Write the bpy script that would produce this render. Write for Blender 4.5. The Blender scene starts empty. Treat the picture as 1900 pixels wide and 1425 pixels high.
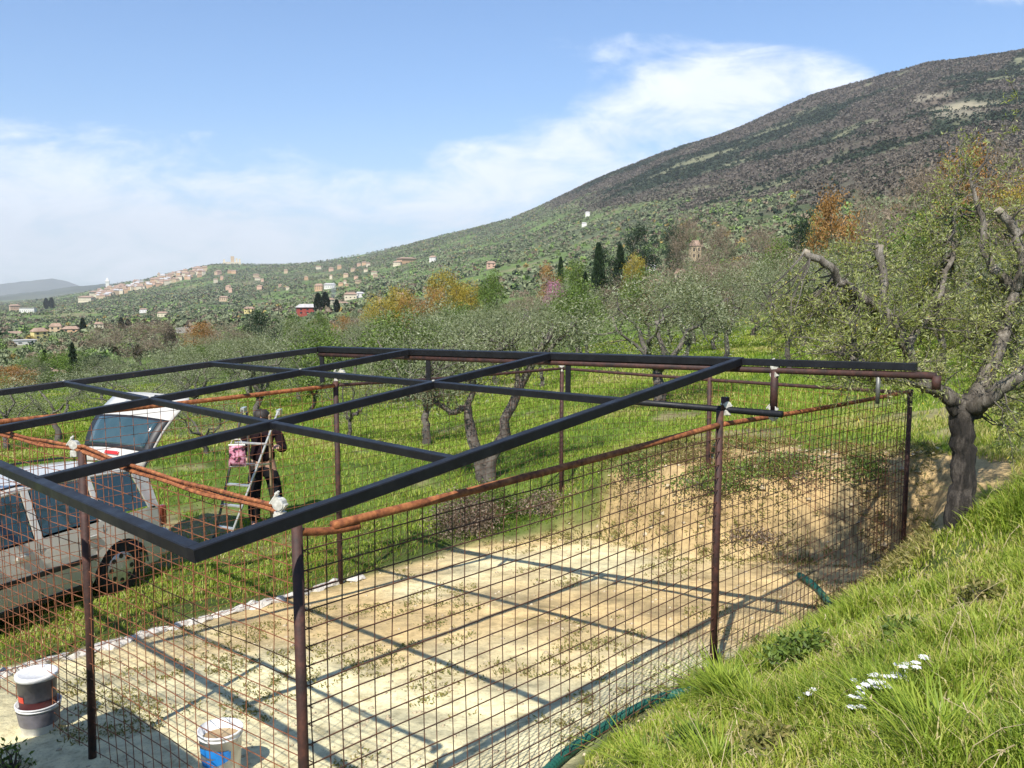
import bpy, bmesh, math, random
import numpy as np
from mathutils import Vector, Matrix
R = math.radians
rng = np.random.default_rng(7)
random.seed(7)
scene = bpy.context.scene
COL = scene.collection

# ------------------------------------------------------------------ camera
F, PITCH = 1640.0, 0.1068          # focal length in px of a 1900 px wide frame, downward pitch
cam_d = bpy.data.cameras.new("camera"); cam = bpy.data.objects.new("camera", cam_d); COL.objects.link(cam)
cam_d.sensor_width = 36; cam_d.lens = F / 1900 * 36
cam_d.clip_start = .05; cam_d.clip_end = 120000
cam.location = (0, 0, 0); cam.rotation_euler = (math.pi/2 - PITCH, 0, 0)
scene.camera = cam
# ------------------------------------------------------------------ sky and sun
SUN_EL, SX, SY = R(50), -.33, -.94            # direction towards the sun (x, y)
SKY_STRENGTH, SUN_STRENGTH, EXPOSURE = .125, 5.0, .58
sunv = Vector((SX, SY, 0)).normalized() * math.cos(SUN_EL) + Vector((0, 0, math.sin(SUN_EL)))
world = bpy.data.worlds.new("World"); scene.world = world; world.use_nodes = True
nt = world.node_tree; nt.nodes.clear()
def N(t, typ, **kw):
    n = t.nodes.new(typ)
    for k, v in kw.items():
        if k.startswith('i_'):
            n.inputs[k[2:].replace('_', ' ')].default_value = v
        else: setattr(n, k, v)
    return n
def build_world():
    L = nt.links.new
    sky = N(nt, 'ShaderNodeTexSky', sky_type='NISHITA', sun_disc=False)
    sky.sun_elevation = SUN_EL; sky.sun_rotation = math.atan2(SX, SY)
    sky.altitude = 300; sky.air_density = 1.0; sky.dust_density = .6; sky.ozone_density = 2.2
    tc = N(nt, 'ShaderNodeTexCoord')
    sep = N(nt, 'ShaderNodeSeparateXYZ'); L(tc.outputs['Generated'], sep.inputs[0])
    def M(op, a, b=None, c=None, clamp=False):
        n = N(nt, 'ShaderNodeMath', operation=op, use_clamp=clamp)
        for i, v in enumerate((a, b, c)):
            if v is None: continue
            if isinstance(v, (int, float)): n.inputs[i].default_value = v
            else: L(v, n.inputs[i])
        return n.outputs[0]
    x, y, z = sep.outputs
    yy = M('MAXIMUM', y, .05)
    az = M('DIVIDE', x, yy); el = M('DIVIDE', z, yy)      # tangents of azimuth / elevation about north
    comb = N(nt, 'ShaderNodeCombineXYZ'); L(az, comb.inputs[0]); L(el, comb.inputs[1])
    def noise(scale, sx, sy, rot=0, detail=7, rough=.6, dist=0.3, off=(0, 0, 0)):
        mp = N(nt, 'ShaderNodeMapping'); mp.inputs['Scale'].default_value = (sx, sy, 1)
        mp.inputs['Rotation'].default_value = (0, 0, rot); mp.inputs['Location'].default_value = off
        L(comb.outputs[0], mp.inputs[0])
        n = N(nt, 'ShaderNodeTexNoise'); n.inputs['Scale'].default_value = scale
        n.inputs['Detail'].default_value = detail; n.inputs['Roughness'].default_value = rough
        n.inputs['Distortion'].default_value = dist
        L(mp.outputs[0], n.inputs['Vector']); return n.outputs['Fac']
    def band(azc, elc, wa, we, slope=0, skew=0):         # soft elliptical mask round (azc, elc), tilted
        da = M('SUBTRACT', az, azc); de = M('SUBTRACT', M('SUBTRACT', el, elc), M('MULTIPLY', da, slope))
        a = M('POWER', M('ABSOLUTE', M('DIVIDE', da, wa)), 2); e = M('POWER', M('ABSOLUTE', M('DIVIDE', de, we)), 2)
        return M('SUBTRACT', 1.0, M('ADD', a, e), clamp=True)
    n1 = noise(3.2, 1, 3.0, R(-8)); n2 = noise(9, 1, 2.4, R(-12), detail=9, rough=.62, dist=.6, off=(3, 1, 0))
    n3 = noise(26, 1, 1.8, R(-10), detail=6, off=(7, 2, 0))
    nn = M('ADD', M('ADD', M('MULTIPLY', n1, .5), M('MULTIPLY', n2, .38)), M('MULTIPLY', n3, .12))
    shapes = [(-.50, .085, .66, .125, -.06, 1.3), (-.02, .105, .42, .085, .16, 1.15), (.22, .205, .21, .072, .05, 1.6), (.10, .165, .22, .06, .25, 1.35),
              (.13, .262, .13, .022, .02, .8), (-.57, .185, .10, .02, -.05, .5),
              (.60, .36, .14, .06, .25, 1.2), (-.05, .02, .6, .05, 0, .9), (.33, .225, .10, .035, -.05, 1.2)]
    tot = None
    for a, e, wa, we, sl, k in shapes:
        m = M('MULTIPLY', band(a, e, wa, we, sl), k)
        tot = m if tot is None else M('MAXIMUM', tot, m)
    dens = M('ADD', M('MULTIPLY', tot, .66), M('MULTIPLY', M('SUBTRACT', nn, .54), 3.6))
    dens = M('MULTIPLY', dens, M('MULTIPLY', tot, 2.2, clamp=True))
    mr = N(nt, 'ShaderNodeMapRange', interpolation_type='SMOOTHSTEP'); L(dens, mr.inputs[0])
    mr.inputs[1].default_value = .05; mr.inputs[2].default_value = .85; mr.inputs[4].default_value = .82
    hz = N(nt, 'ShaderNodeMapRange', interpolation_type='SMOOTHSTEP'); L(el, hz.inputs[0])
    hz.inputs[1].default_value = .22; hz.inputs[2].default_value = -.05; hz.inputs[4].default_value = .30
    cl = M('MAXIMUM', mr.outputs[0], hz.outputs[0])
    shade = N(nt, 'ShaderNodeMapRange'); L(n2, shade.inputs[0]); shade.inputs[1].default_value = .3; shade.inputs[2].default_value = .7
    shade.inputs[3].default_value = .86; shade.inputs[4].default_value = 1.0
    cc = N(nt, 'ShaderNodeMix', data_type='RGBA', blend_type='MULTIPLY'); cc.inputs[0].default_value = 1
    cc.inputs[6].default_value = (7.3, 7.5, 7.9, 1); L(shade.outputs[0], cc.inputs[7])
    mix = N(nt, 'ShaderNodeMix', data_type='RGBA'); L(cl, mix.inputs[0])
    sk = N(nt, 'ShaderNodeMix', data_type='RGBA', blend_type='MULTIPLY'); sk.inputs[0].default_value = 1
    L(sky.outputs[0], sk.inputs[6]); sk.inputs[7].default_value = (.58, .80, 1.0, 1)
    L(sk.outputs[2], mix.inputs[6]); L(cc.outputs[2], mix.inputs[7])
    bg = N(nt, 'ShaderNodeBackground'); bg.inputs[1].default_value = SKY_STRENGTH
    L(mix.outputs[2], bg.inputs[0])
    out = N(nt, 'ShaderNodeOutputWorld'); L(bg.outputs[0], out.inputs[0])
build_world()
sun_d = bpy.data.lights.new("sun", 'SUN'); sun_d.energy = SUN_STRENGTH; sun_d.angle = R(.53); sun_d.color = (1, .95, .86)
sun = bpy.data.objects.new("sun", sun_d); COL.objects.link(sun)
sun.rotation_euler = sunv.to_track_quat('Z', 'Y').to_euler(); sun.location = (-20, -40, 50)
vs = scene.view_settings; vs.view_transform = 'Standard'; vs.look = 'None'; vs.gamma = 1; vs.exposure = EXPOSURE
scene.cycles.volume_bounces = 0; scene.cycles.max_bounces = 6; scene.cycles.transparent_max_bounces = 8

# ------------------------------------------------------------------ geometry of view rays (only to turn map positions into metres)
CP, SP = math.cos(PITCH), math.sin(PITCH)
def ray(px, py):
    a, b = (px - 950) / F, -(py - 712.5) / F
    return np.array([a, CP + b*SP, -SP + b*CP])
def at_y(px, py, Y): d = ray(px, py); return d * (Y / d[1])
def at_z(px, py, Z): d = ray(px, py); return d * (Z / d[2])
def on_plane(px, py, p0, n): d = ray(px, py); return d * (np.dot(p0, n) / np.dot(d, n))
def tan_el(px, py): d = ray(px, py); return d[2] / math.hypot(d[0], d[1])
def azim(px): d = ray(px, 536); return math.atan2(d[0], d[1])
def pos(px, r): a = azim(px); return np.array([math.sin(a)*r, math.cos(a)*r])

# ------------------------------------------------------------------ materials
def mat(name, build, disp=None):
    m = bpy.data.materials.new(name); m.use_nodes = True
    t = m.node_tree; t.nodes.clear(); out = N(t, 'ShaderNodeOutputMaterial')
    s = build(t, t.links.new); t.links.new(s, out.inputs[0]); return m
def tnoise(t, L, scale, detail=4, rough=.55, coord='Object', stretch=None, dist=0):
    tc = N(t, 'ShaderNodeTexCoord'); src = tc.outputs[coord]
    if stretch:
        mp = N(t, 'ShaderNodeMapping'); mp.inputs['Scale'].default_value = stretch; L(src, mp.inputs[0]); src = mp.outputs[0]
    n = N(t, 'ShaderNodeTexNoise'); n.inputs['Scale'].default_value = scale; n.inputs['Detail'].default_value = detail
    n.inputs['Roughness'].default_value = rough; n.inputs['Distortion'].default_value = dist
    L(src, n.inputs['Vector']); return n.outputs['Fac']
def ramp(t, L, fac, stops):
    r = N(t, 'ShaderNodeValToRGB'); e = r.color_ramp.elements
    while len(e) < len(stops): e.new(.5)
    for k, (p, c) in zip(e, stops): k.position = p; k.color = (*c, 1)
    L(fac, r.inputs[0]); return r.outputs[0]
def simple(name, stops, scale=8, rough=.7, metal=0, bump=.3, detail=5, dist=.02, stretch=None, spec=.5, coat=0):
    def b(t, L):
        f = tnoise(t, L, scale, detail, stretch=stretch)
        p = N(t, 'ShaderNodeBsdfPrincipled'); L(ramp(t, L, f, stops), p.inputs['Base Color'])
        p.inputs['Roughness'].default_value = rough; p.inputs['Metallic'].default_value = metal
        p.inputs['Specular IOR Level'].default_value = spec; p.inputs['Coat Weight'].default_value = coat
        if bump:
            bp = N(t, 'ShaderNodeBump'); bp.inputs['Strength'].default_value = bump; bp.inputs['Distance'].default_value = dist
            L(tnoise(t, L, scale*3, 6, stretch=stretch), bp.inputs['Height']); L(bp.outputs[0], p.inputs['Normal'])
        return p.outputs[0]
    return mat(name, b)
def leafmat(name, stops, trans=.3, tcol=(.25, .32, .05), rough=.55):
    """leaf colour picked by the per-leaf attribute v"""
    def b(t, L):
        at = N(t, 'ShaderNodeAttribute', attribute_name='v')
        col = ramp(t, L, at.outputs['Fac'], stops)
        p = N(t, 'ShaderNodeBsdfPrincipled'); L(col, p.inputs['Base Color']); p.inputs['Roughness'].default_value = rough
        p.inputs['Specular IOR Level'].default_value = .35
        tr = N(t, 'ShaderNodeBsdfTranslucent'); mx = N(t, 'ShaderNodeMix', data_type='RGBA', blend_type='MULTIPLY')
        mx.inputs[0].default_value = 1; L(col, mx.inputs[6]); mx.inputs[7].default_value = (*[min(1, c*4) for c in tcol], 1); L(mx.outputs[2], tr.inputs[0])
        ms = N(t, 'ShaderNodeMixShader'); ms.inputs[0].default_value = trans
        L(p.outputs[0], ms.inputs[1]); L(tr.outputs[0], ms.inputs[2]); return ms.outputs[0]
    return mat(name, b)
M = {}
M['black_paint'] = simple('black_paint', [(.3, (.006, .006, .008)), (.7, (.014, .015, .019))], 14, .45, bump=.12, dist=.004, spec=.28)
def bp_(t, L):
    f = tnoise(t, L, 9, 8, .75); c = ramp(t, L, f, [(.28, (.030, .032, .036)), (.40, (.008, .008, .010)), (.66, (.014, .015, .018)), (.70, (.09, .045, .025)), (.76, (.16, .07, .03))])
    p = N(t, 'ShaderNodeBsdfPrincipled'); L(c, p.inputs['Base Color']); p.inputs['Specular IOR Level'].default_value = .30
    L(ramp(t, L, tnoise(t, L, 5, 5, .6), [(.3, (.36,)*3), (.7, (.62,)*3)]), p.inputs['Roughness'])
    b = N(t, 'ShaderNodeBump'); b.inputs['Strength'].default_value = .25; b.inputs['Distance'].default_value = .004; L(tnoise(t, L, 30, 6, .6), b.inputs['Height']); L(b.outputs[0], p.inputs['Normal']); return p.outputs[0]
M['black_paint'] = mat('black_paint', bp_)
M['rust'] = simple('rust', [(.3, (.10, .030, .012)), (.5, (.26, .085, .028)), (.7, (.42, .16, .055))], 22, .85, bump=.6, dist=.006)
M['rust_dark'] = simple('rust_dark', [(.3, (.022, .012, .010)), (.55, (.055, .021, .015)), (.75, (.11, .040, .024))], 16, .7, bump=.5, dist=.005)
M['wire'] = simple('wire', [(.3, (.12, .042, .02)), (.7, (.31, .115, .048))], 30, .8, bump=0)
M['wire_shaded'] = simple('wire_shaded', [(.3, (.035, .018, .012)), (.7, (.13, .05, .025))], 9, .8, bump=0)  # same rusty wire, shade of the right-hand panels put into its colour
M['galv'] = simple('galvanised', [(.3, (.36, .34, .28)), (.7, (.74, .71, .62))], 40, .5, metal=.1, bump=.4, dist=.003)
M['bark'] = simple('bark', [(.3, (.045, .038, .032)), (.5, (.12, .10, .082)), (.7, (.26, .22, .18))], 9, .9, bump=1, dist=.03, stretch=(1.6, 1.6, .5))
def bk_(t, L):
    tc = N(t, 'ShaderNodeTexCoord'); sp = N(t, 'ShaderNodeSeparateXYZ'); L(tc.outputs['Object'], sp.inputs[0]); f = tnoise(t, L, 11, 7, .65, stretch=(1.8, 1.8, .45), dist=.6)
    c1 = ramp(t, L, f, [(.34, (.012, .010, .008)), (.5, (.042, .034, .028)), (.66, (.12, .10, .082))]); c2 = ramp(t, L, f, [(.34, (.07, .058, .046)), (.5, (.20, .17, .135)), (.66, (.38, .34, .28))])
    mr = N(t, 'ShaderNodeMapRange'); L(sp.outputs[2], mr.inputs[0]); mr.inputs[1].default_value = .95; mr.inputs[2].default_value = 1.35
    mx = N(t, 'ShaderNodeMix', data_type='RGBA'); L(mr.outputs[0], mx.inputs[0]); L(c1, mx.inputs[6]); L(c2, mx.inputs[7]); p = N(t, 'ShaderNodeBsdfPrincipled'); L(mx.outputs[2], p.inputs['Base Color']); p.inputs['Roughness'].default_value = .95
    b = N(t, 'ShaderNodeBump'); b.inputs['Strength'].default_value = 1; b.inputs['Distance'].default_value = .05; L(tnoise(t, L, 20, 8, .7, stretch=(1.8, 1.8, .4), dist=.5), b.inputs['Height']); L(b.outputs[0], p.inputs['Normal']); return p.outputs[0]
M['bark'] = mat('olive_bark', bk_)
M['bark_far'] = simple('bark_far', [(.3, (.05, .042, .035)), (.7, (.17, .145, .12))], 5, .9, bump=.6, dist=.04)
M['cut_wood'] = simple('cut_wood', [(.3, (.22, .18, .13)), (.7, (.46, .39, .30))], 30, .8, bump=.2)
M['olive'] = leafmat('olive_leaves', [(0, (.075, .095, .042)), (.45, (.19, .215, .105)), (.75, (.31, .33, .20)), (1, (.42, .44, .31))], .25)
M['olive_near'] = leafmat('olive_leaves_near', [(0, (.13, .17, .045)), (.4, (.31, .35, .09)), (.75, (.47, .49, .21)), (.93, (.52, .54, .34)), (1, (.66, .55, .08))], .44, (.32, .32, .07))
M['yellow_leaf'] = leafmat('yellow_spring_leaves', [(0, (.20, .15, .02)), (.5, (.38, .29, .04)), (1, (.50, .40, .09))], .3)
M['orange_leaf'] = leafmat('orange_leaves', [(0, (.20, .10, .03)), (.5, (.36, .19, .06)), (1, (.48, .29, .11))], .3)
M['brown_leaf'] = leafmat('brown_twigs', [(0, (.12, .09, .06)), (.5, (.24, .18, .13)), (1, (.36, .28, .20))], .15)
M['green_leaf'] = leafmat('green_leaves', [(0, (.06, .10, .018)), (.5, (.14, .21, .04)), (1, (.26, .34, .07))], .3)
M['dark_leaf'] = leafmat('dark_needles', [(0, (.010, .022, .010)), (.5, (.022, .042, .018)), (1, (.05, .08, .03))], .08)
M['pink_leaf'] = leafmat('pink_blossom', [(0, (.40, .16, .24)), (1, (.66, .34, .46))], .3, (.4, .25, .3))
M['grass'] = leafmat('grass_blades', [(0, (.12, .18, .02)), (.3, (.25, .35, .035)), (.62, (.41, .47, .075)), (.80, (.50, .45, .14)), (1, (.62, .52, .28))], .38, (.28, .32, .05))
M['meadow'] = leafmat('meadow_blades', [(0, (.12, .20, .022)), (.5, (.24, .35, .035)), (.8, (.39, .44, .07)), (1, (.48, .43, .17))], .38, (.26, .34, .05))
M['weed'] = leafmat('weed_leaves', [(0, (.11, .12, .03)), (.5, (.22, .21, .06)), (.8, (.34, .28, .11)), (1, (.44, .36, .19))], .25)
M['straw'] = simple('straw', [(.3, (.34, .26, .14)), (.7, (.58, .47, .28))], 20, .8, bump=0)
M['stone_tan'] = simple('stone_tan', [(.3, (.34, .27, .17)), (.7, (.60, .50, .34))], 6, .95, bump=.5)
M['hose'] = simple('hose_green', [(.3, (.008, .065, .045)), (.7, (.016, .11, .075))], 8, .5, bump=.1)
M['white_plastic'] = simple('white_plastic', [(.35, (.50, .50, .50)), (.6, (.80, .80, .79))], 7, .45, bump=.1)
M['blue_print'] = simple('blue_print', [(.3, (.01, .16, .55)), (.7, (.03, .28, .72))], 7, .45, bump=0)
M['yellow_print'] = simple('yellow_print', [(.3, (.70, .55, .04)), (.7, (.80, .68, .12))], 7, .45, bump=0)
M['dark_plastic'] = simple('dark_plastic', [(.3, (.012, .012, .014)), (.7, (.03, .03, .034))], 7, .45, bump=.1)
M['grey_plastic'] = simple('grey_plastic', [(.3, (.10, .095, .11)), (.7, (.20, .19, .21))], 9, .5, bump=.15)
M['maroon_print'] = simple('maroon_print', [(.3, (.05, .010, .012)), (.7, (.10, .02, .02))], 7, .5, bump=0)
M['red_plastic'] = simple('red_plastic', [(.3, (.55, .03, .02)), (.7, (.7, .06, .03))], 7, .35, bump=0)
M['stone'] = simple('stone', [(.3, (.42, .38, .32)), (.7, (.66, .62, .55))], 6, .9, bump=.8, dist=.03)
M['alu'] = simple('aluminium', [(.3, (.50, .50, .47)), (.7, (.72, .71, .67))], 20, .35, metal=.6, bump=.1)
M['alu_dark'] = simple('dull_steel', [(.3, (.10, .10, .09)), (.7, (.2, .2, .18))], 20, .5, metal=.4, bump=.1)
M['wood_tan'] = simple('wood_tan', [(.3, (.24, .17, .09)), (.7, (.38, .28, .16))], 10, .7, bump=.3, stretch=(1, 1, .2))
M['flower'] = simple('flower_white', [(.3, (.72, .70, .72)), (.7, (.85, .83, .85))], 30, .6, bump=0)
M['car_paint'] = simple('car_paint_silver', [(.4, (.56, .53, .46)), (.6, (.62, .59, .52))], 2, .30, metal=.15, bump=0, coat=.6)
M['car_glass'] = simple('car_glass', [(.4, (.02, .05, .06)), (.6, (.04, .075, .085))], 2, .06, bump=0, spec=.9)
M['car_black'] = simple('car_trim', [(.3, (.010, .010, .011)), (.7, (.02, .02, .022))], 9, .5, bump=0)
M['rubber'] = simple('rubber', [(.3, (.010, .010, .010)), (.7, (.022, .021, .02))], 30, .85, bump=.2)
M['lamp_red'] = simple('lamp_red', [(.3, (.45, .012, .010)), (.7, (.6, .03, .02))], 5, .15, bump=0, coat=.5)
M['lamp_dull'] = simple('lamp_dull', [(.3, (.16, .02, .015)), (.7, (.24, .035, .02))], 5, .2, bump=0, coat=.5)
M['skin'] = simple('skin', [(.3, (.42, .24, .17)), (.7, (.52, .31, .22))], 6, .55, bump=.1)
M['cloth_black'] = simple('cloth_black', [(.3, (.008, .008, .010)), (.7, (.018, .017, .020))], 20, .95, bump=.4, dist=.01, spec=.15)
M['cloth_maroon'] = simple('cloth_maroon', [(.3, (.007, .004, .005)), (.7, (.018, .007, .010))], 12, .9, bump=.4, dist=.01, spec=.2)
M['hair'] = simple('hair', [(.3, (.012, .009, .007)), (.7, (.03, .022, .016))], 30, .6, bump=.3)
M['bag_pink'] = simple('bag_pink', [(.40, (.03, .008, .018)), (.46, (.42, .12, .19)), (.6, (.62, .34, .42)), (.7, (.42, .12, .2))], 13, .8, bump=.3, detail=2)
M['bag_trim'] = simple('bag_trim', [(.3, (.60, .55, .48)), (.7, (.74, .70, .62))], 10, .8, bump=.2)
M['roof_tile'] = simple('roof_tile', [(.3, (.24, .15, .10)), (.7, (.40, .28, .21))], .8, .9, bump=.5, dist=.1)
M['roof_grey'] = simple('roof_grey', [(.3, (.36, .34, .33)), (.7, (.52, .50, .48))], .6, .9, bump=.3, dist=.1)
for k, c in dict(tan=(.56, .42, .27), cream=(.66, .58, .42), white=(.74, .71, .66), pink=(.58, .38, .27), red=(.36, .07, .05), yellow=(.68, .56, .24), orange=(.56, .36, .21), grey=(.42, .40, .38)).items():
    M['wall_'+k] = simple('wall_'+k, [(.3, tuple(v*.85 for v in c)), (.7, c)], .5, .9, bump=.2, dist=.05)
M['window'] = simple('window_dark', [(.3, (.02, .02, .025)), (.7, (.05, .05, .055))], 1, .3, bump=0)

# ------------------------------------------------------------------ object helpers
def link(name, me, m=None, parent=None, loc=None, rz=0):
    o = bpy.data.objects.new(name, me); COL.objects.link(o)
    if m is not None:
        for mm in (m if isinstance(m, (list, tuple)) else [m]): me.materials.append(mm)
    if parent is not None: o.parent = parent
    if loc is not None: o.location = tuple(loc)
    if rz: o.rotation_euler.z = rz
    return o
def tag(o, label=None, cat=None, group=None, kind=None):
    if label: o['label'] = label
    if cat: o['category'] = cat
    if group: o['group'] = group
    if kind: o['kind'] = kind
    return o
def empty(name, loc=(0, 0, 0), rz=0, label=None, cat=None, group=None):
    o = bpy.data.objects.new(name, None); COL.objects.link(o); o.location = tuple(loc); o.rotation_euler.z = rz
    o.empty_display_size = .1
    return tag(o, label, cat, group)
def np_mesh(name, V, Fc, attrs=None, smooth=False):
    """V (n,3), Fc (m,k) all faces with k corners"""
    V = np.asarray(V, np.float32); Fc = np.asarray(Fc, np.int32); me = bpy.data.meshes.new(name)
    me.vertices.add(len(V)); me.vertices.foreach_set('co', V.ravel())
    m, k = Fc.shape; me.loops.add(m*k); me.loops.foreach_set('vertex_index', Fc.ravel())
    me.polygons.add(m); me.polygons.foreach_set('loop_start', np.arange(0, m*k, k, dtype=np.int32))
    try: me.polygons.foreach_set('loop_total', np.full(m, k, np.int32))
    except Exception: pass
    if smooth: me.polygons.foreach_set('use_smooth', np.ones(m, bool))
    for an, av in (attrs or {}).items():
        av = np.asarray(av, np.float32)
        if av.ndim == 1: a = me.attributes.new(an, 'FLOAT', 'POINT'); a.data.foreach_set('value', av)
        else:
            a = me.attributes.new(an, 'FLOAT_COLOR', 'POINT')
            a.data.foreach_set('color', np.hstack([av, np.ones((len(av), 1), np.float32)]).ravel())
    me.update(calc_edges=True); me.validate(); return me
class MB:
    """collects plain shapes for ONE mesh"""
    def __init__(s): s.v = []; s.f = []; s.mi = []; s.cur = 0
    def add(s, vs_, fs):
        o = len(s.v); s.v += [tuple(map(float, p)) for p in vs_]; s.f += [[i+o for i in f] for f in fs]; s.mi += [s.cur]*len(fs); return s
    def box(s, c, size, M3=None):
        hx, hy, hz = size[0]/2, size[1]/2, size[2]/2
        P = [Vector((x, y, z)) for z in (-hz, hz) for y in (-hy, hy) for x in (-hx, hx)]
        if M3 is not None: P = [M3 @ p for p in P]
        P = [p + Vector(c) for p in P]
        return s.add(P, [[0, 2, 3, 1], [4, 5, 7, 6], [0, 1, 5, 4], [2, 6, 7, 3], [0, 4, 6, 2], [1, 3, 7, 5]])
    def bar(s, a, b, w, h=None, up=(0, 0, 1), ch=.08):
        """square tube a->b, w wide, h high, small chamfers"""
        a, b = Vector(a), Vector(b); d = (b-a).normalized(); h = h or w
        sd = d.cross(Vector(up)).normalized(); u = sd.cross(d).normalized(); c = min(w, h)*ch
        prof = [(-w/2, -h/2+c), (-w/2+c, -h/2), (w/2-c, -h/2), (w/2, -h/2+c), (w/2, h/2-c), (w/2-c, h/2), (-w/2+c, h/2), (-w/2, h/2-c)]
        n = 8; P = [a + sd*x + u*y for x, y in prof] + [b + sd*x + u*y for x, y in prof]
        return s.add(P, [[i, (i+1) % n, n+(i+1) % n, n+i] for i in range(n)] + [list(range(n))[::-1], list(range(n, 2*n))])
    def tube(s, pts, rad, k=10, cap=True, wob=0):
        pts = [Vector(p) for p in pts]; n = len(pts)
        rad = [rad]*n if isinstance(rad, (int, float)) else list(rad)
        ref = None; P = []
        for i, p in enumerate(pts):
            d = (pts[min(i+1, n-1)] - pts[max(i-1, 0)]).normalized()
            if ref is None: ref = d.orthogonal().normalized()
            ref = (ref - d*ref.dot(d)).normalized(); bi = d.cross(ref)
            for j in range(k):
                a = 2*math.pi*j/k; rr = rad[i]*(1 + (random.uniform(-wob, wob) if wob else 0))
                P.append(p + ref*math.cos(a)*rr + bi*math.sin(a)*rr)
        fs = [[i*k+j, i*k+(j+1) % k, (i+1)*k+(j+1) % k, (i+1)*k+j] for i in range(n-1) for j in range(k)]
        if cap: fs += [list(range(k))[::-1], list(range((n-1)*k, n*k))]
        return s.add(P, fs)
    def lathe(s, c, prof, k=24):
        P = [(c[0]+r*math.cos(2*math.pi*j/k), c[1]+r*math.sin(2*math.pi*j/k), c[2]+z) for r, z in prof for j in range(k)]
        return s.add(P, [[i*k+j, i*k+(j+1) % k, (i+1)*k+(j+1) % k, (i+1)*k+j] for i in range(len(prof)-1) for j in range(k)])
    def build(s, name, m=None, parent=None, smooth=False, loc=None, rz=0):
        me = bpy.data.meshes.new(name); me.from_pydata(s.v, [], s.f)
        if smooth: me.polygons.foreach_set('use_smooth', [True]*len(me.polygons))
        o = link(name, me, m, parent, loc, rz)
        if isinstance(m, (list, tuple)): me.polygons.foreach_set('material_index', s.mi)
        me.update(); return o

# ------------------------------------------------------------------ value noise in numpy
def vnoise(x, y, seed=0):
    xi, yi = np.floor(x).astype(np.int64), np.floor(y).astype(np.int64); fx, fy = x-xi, y-yi
    def h(a, b):
        n = (a*374761393 + b*668265263 + seed*982451653) & 0xFFFFFFFF
        n = ((n ^ (n >> 13))*1274126177) & 0xFFFFFFFF; return ((n ^ (n >> 16)) & 0xFFFF)/65535.
    u, v = fx*fx*(3-2*fx), fy*fy*(3-2*fy)
    return (h(xi, yi)*(1-u)+h(xi+1, yi)*u)*(1-v) + (h(xi, yi+1)*(1-u)+h(xi+1, yi+1)*u)*v
def fbm(x, y, seed=0, o=4):
    s = 0; a = .5; t = 0
    for i in range(o): s = s + a*vnoise(x*2**i, y*2**i, seed+i); t += a; a *= .5
    return s/t
def sstep(a, b, x): t = np.clip((x-a)/(b-a), 0, 1); return t*t*(3-2*t)

# ------------------------------------------------------------------ plan of the enclosure (fitted from the photo)
PHI = .8099
U = np.array([math.cos(PHI), math.sin(PHI), 0.]); W = np.array([-U[1], U[0], 0.])
NP = np.array([-1.0273, 4.1302, 0.]); MPt = NP + U*3.875; RP = MPt + U*4.163
KP = NP + W*5.1775; F1 = KP + U*3.875; F2 = F1 + U*4.163; LP = NP + W*2.66
def pad_z(x, y):
    p = np.stack([x - NP[0], y - NP[1]], -1); a = p @ U[:2]; b = p @ W[:2]
    return -3.10 - .012*a - .085*b
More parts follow.
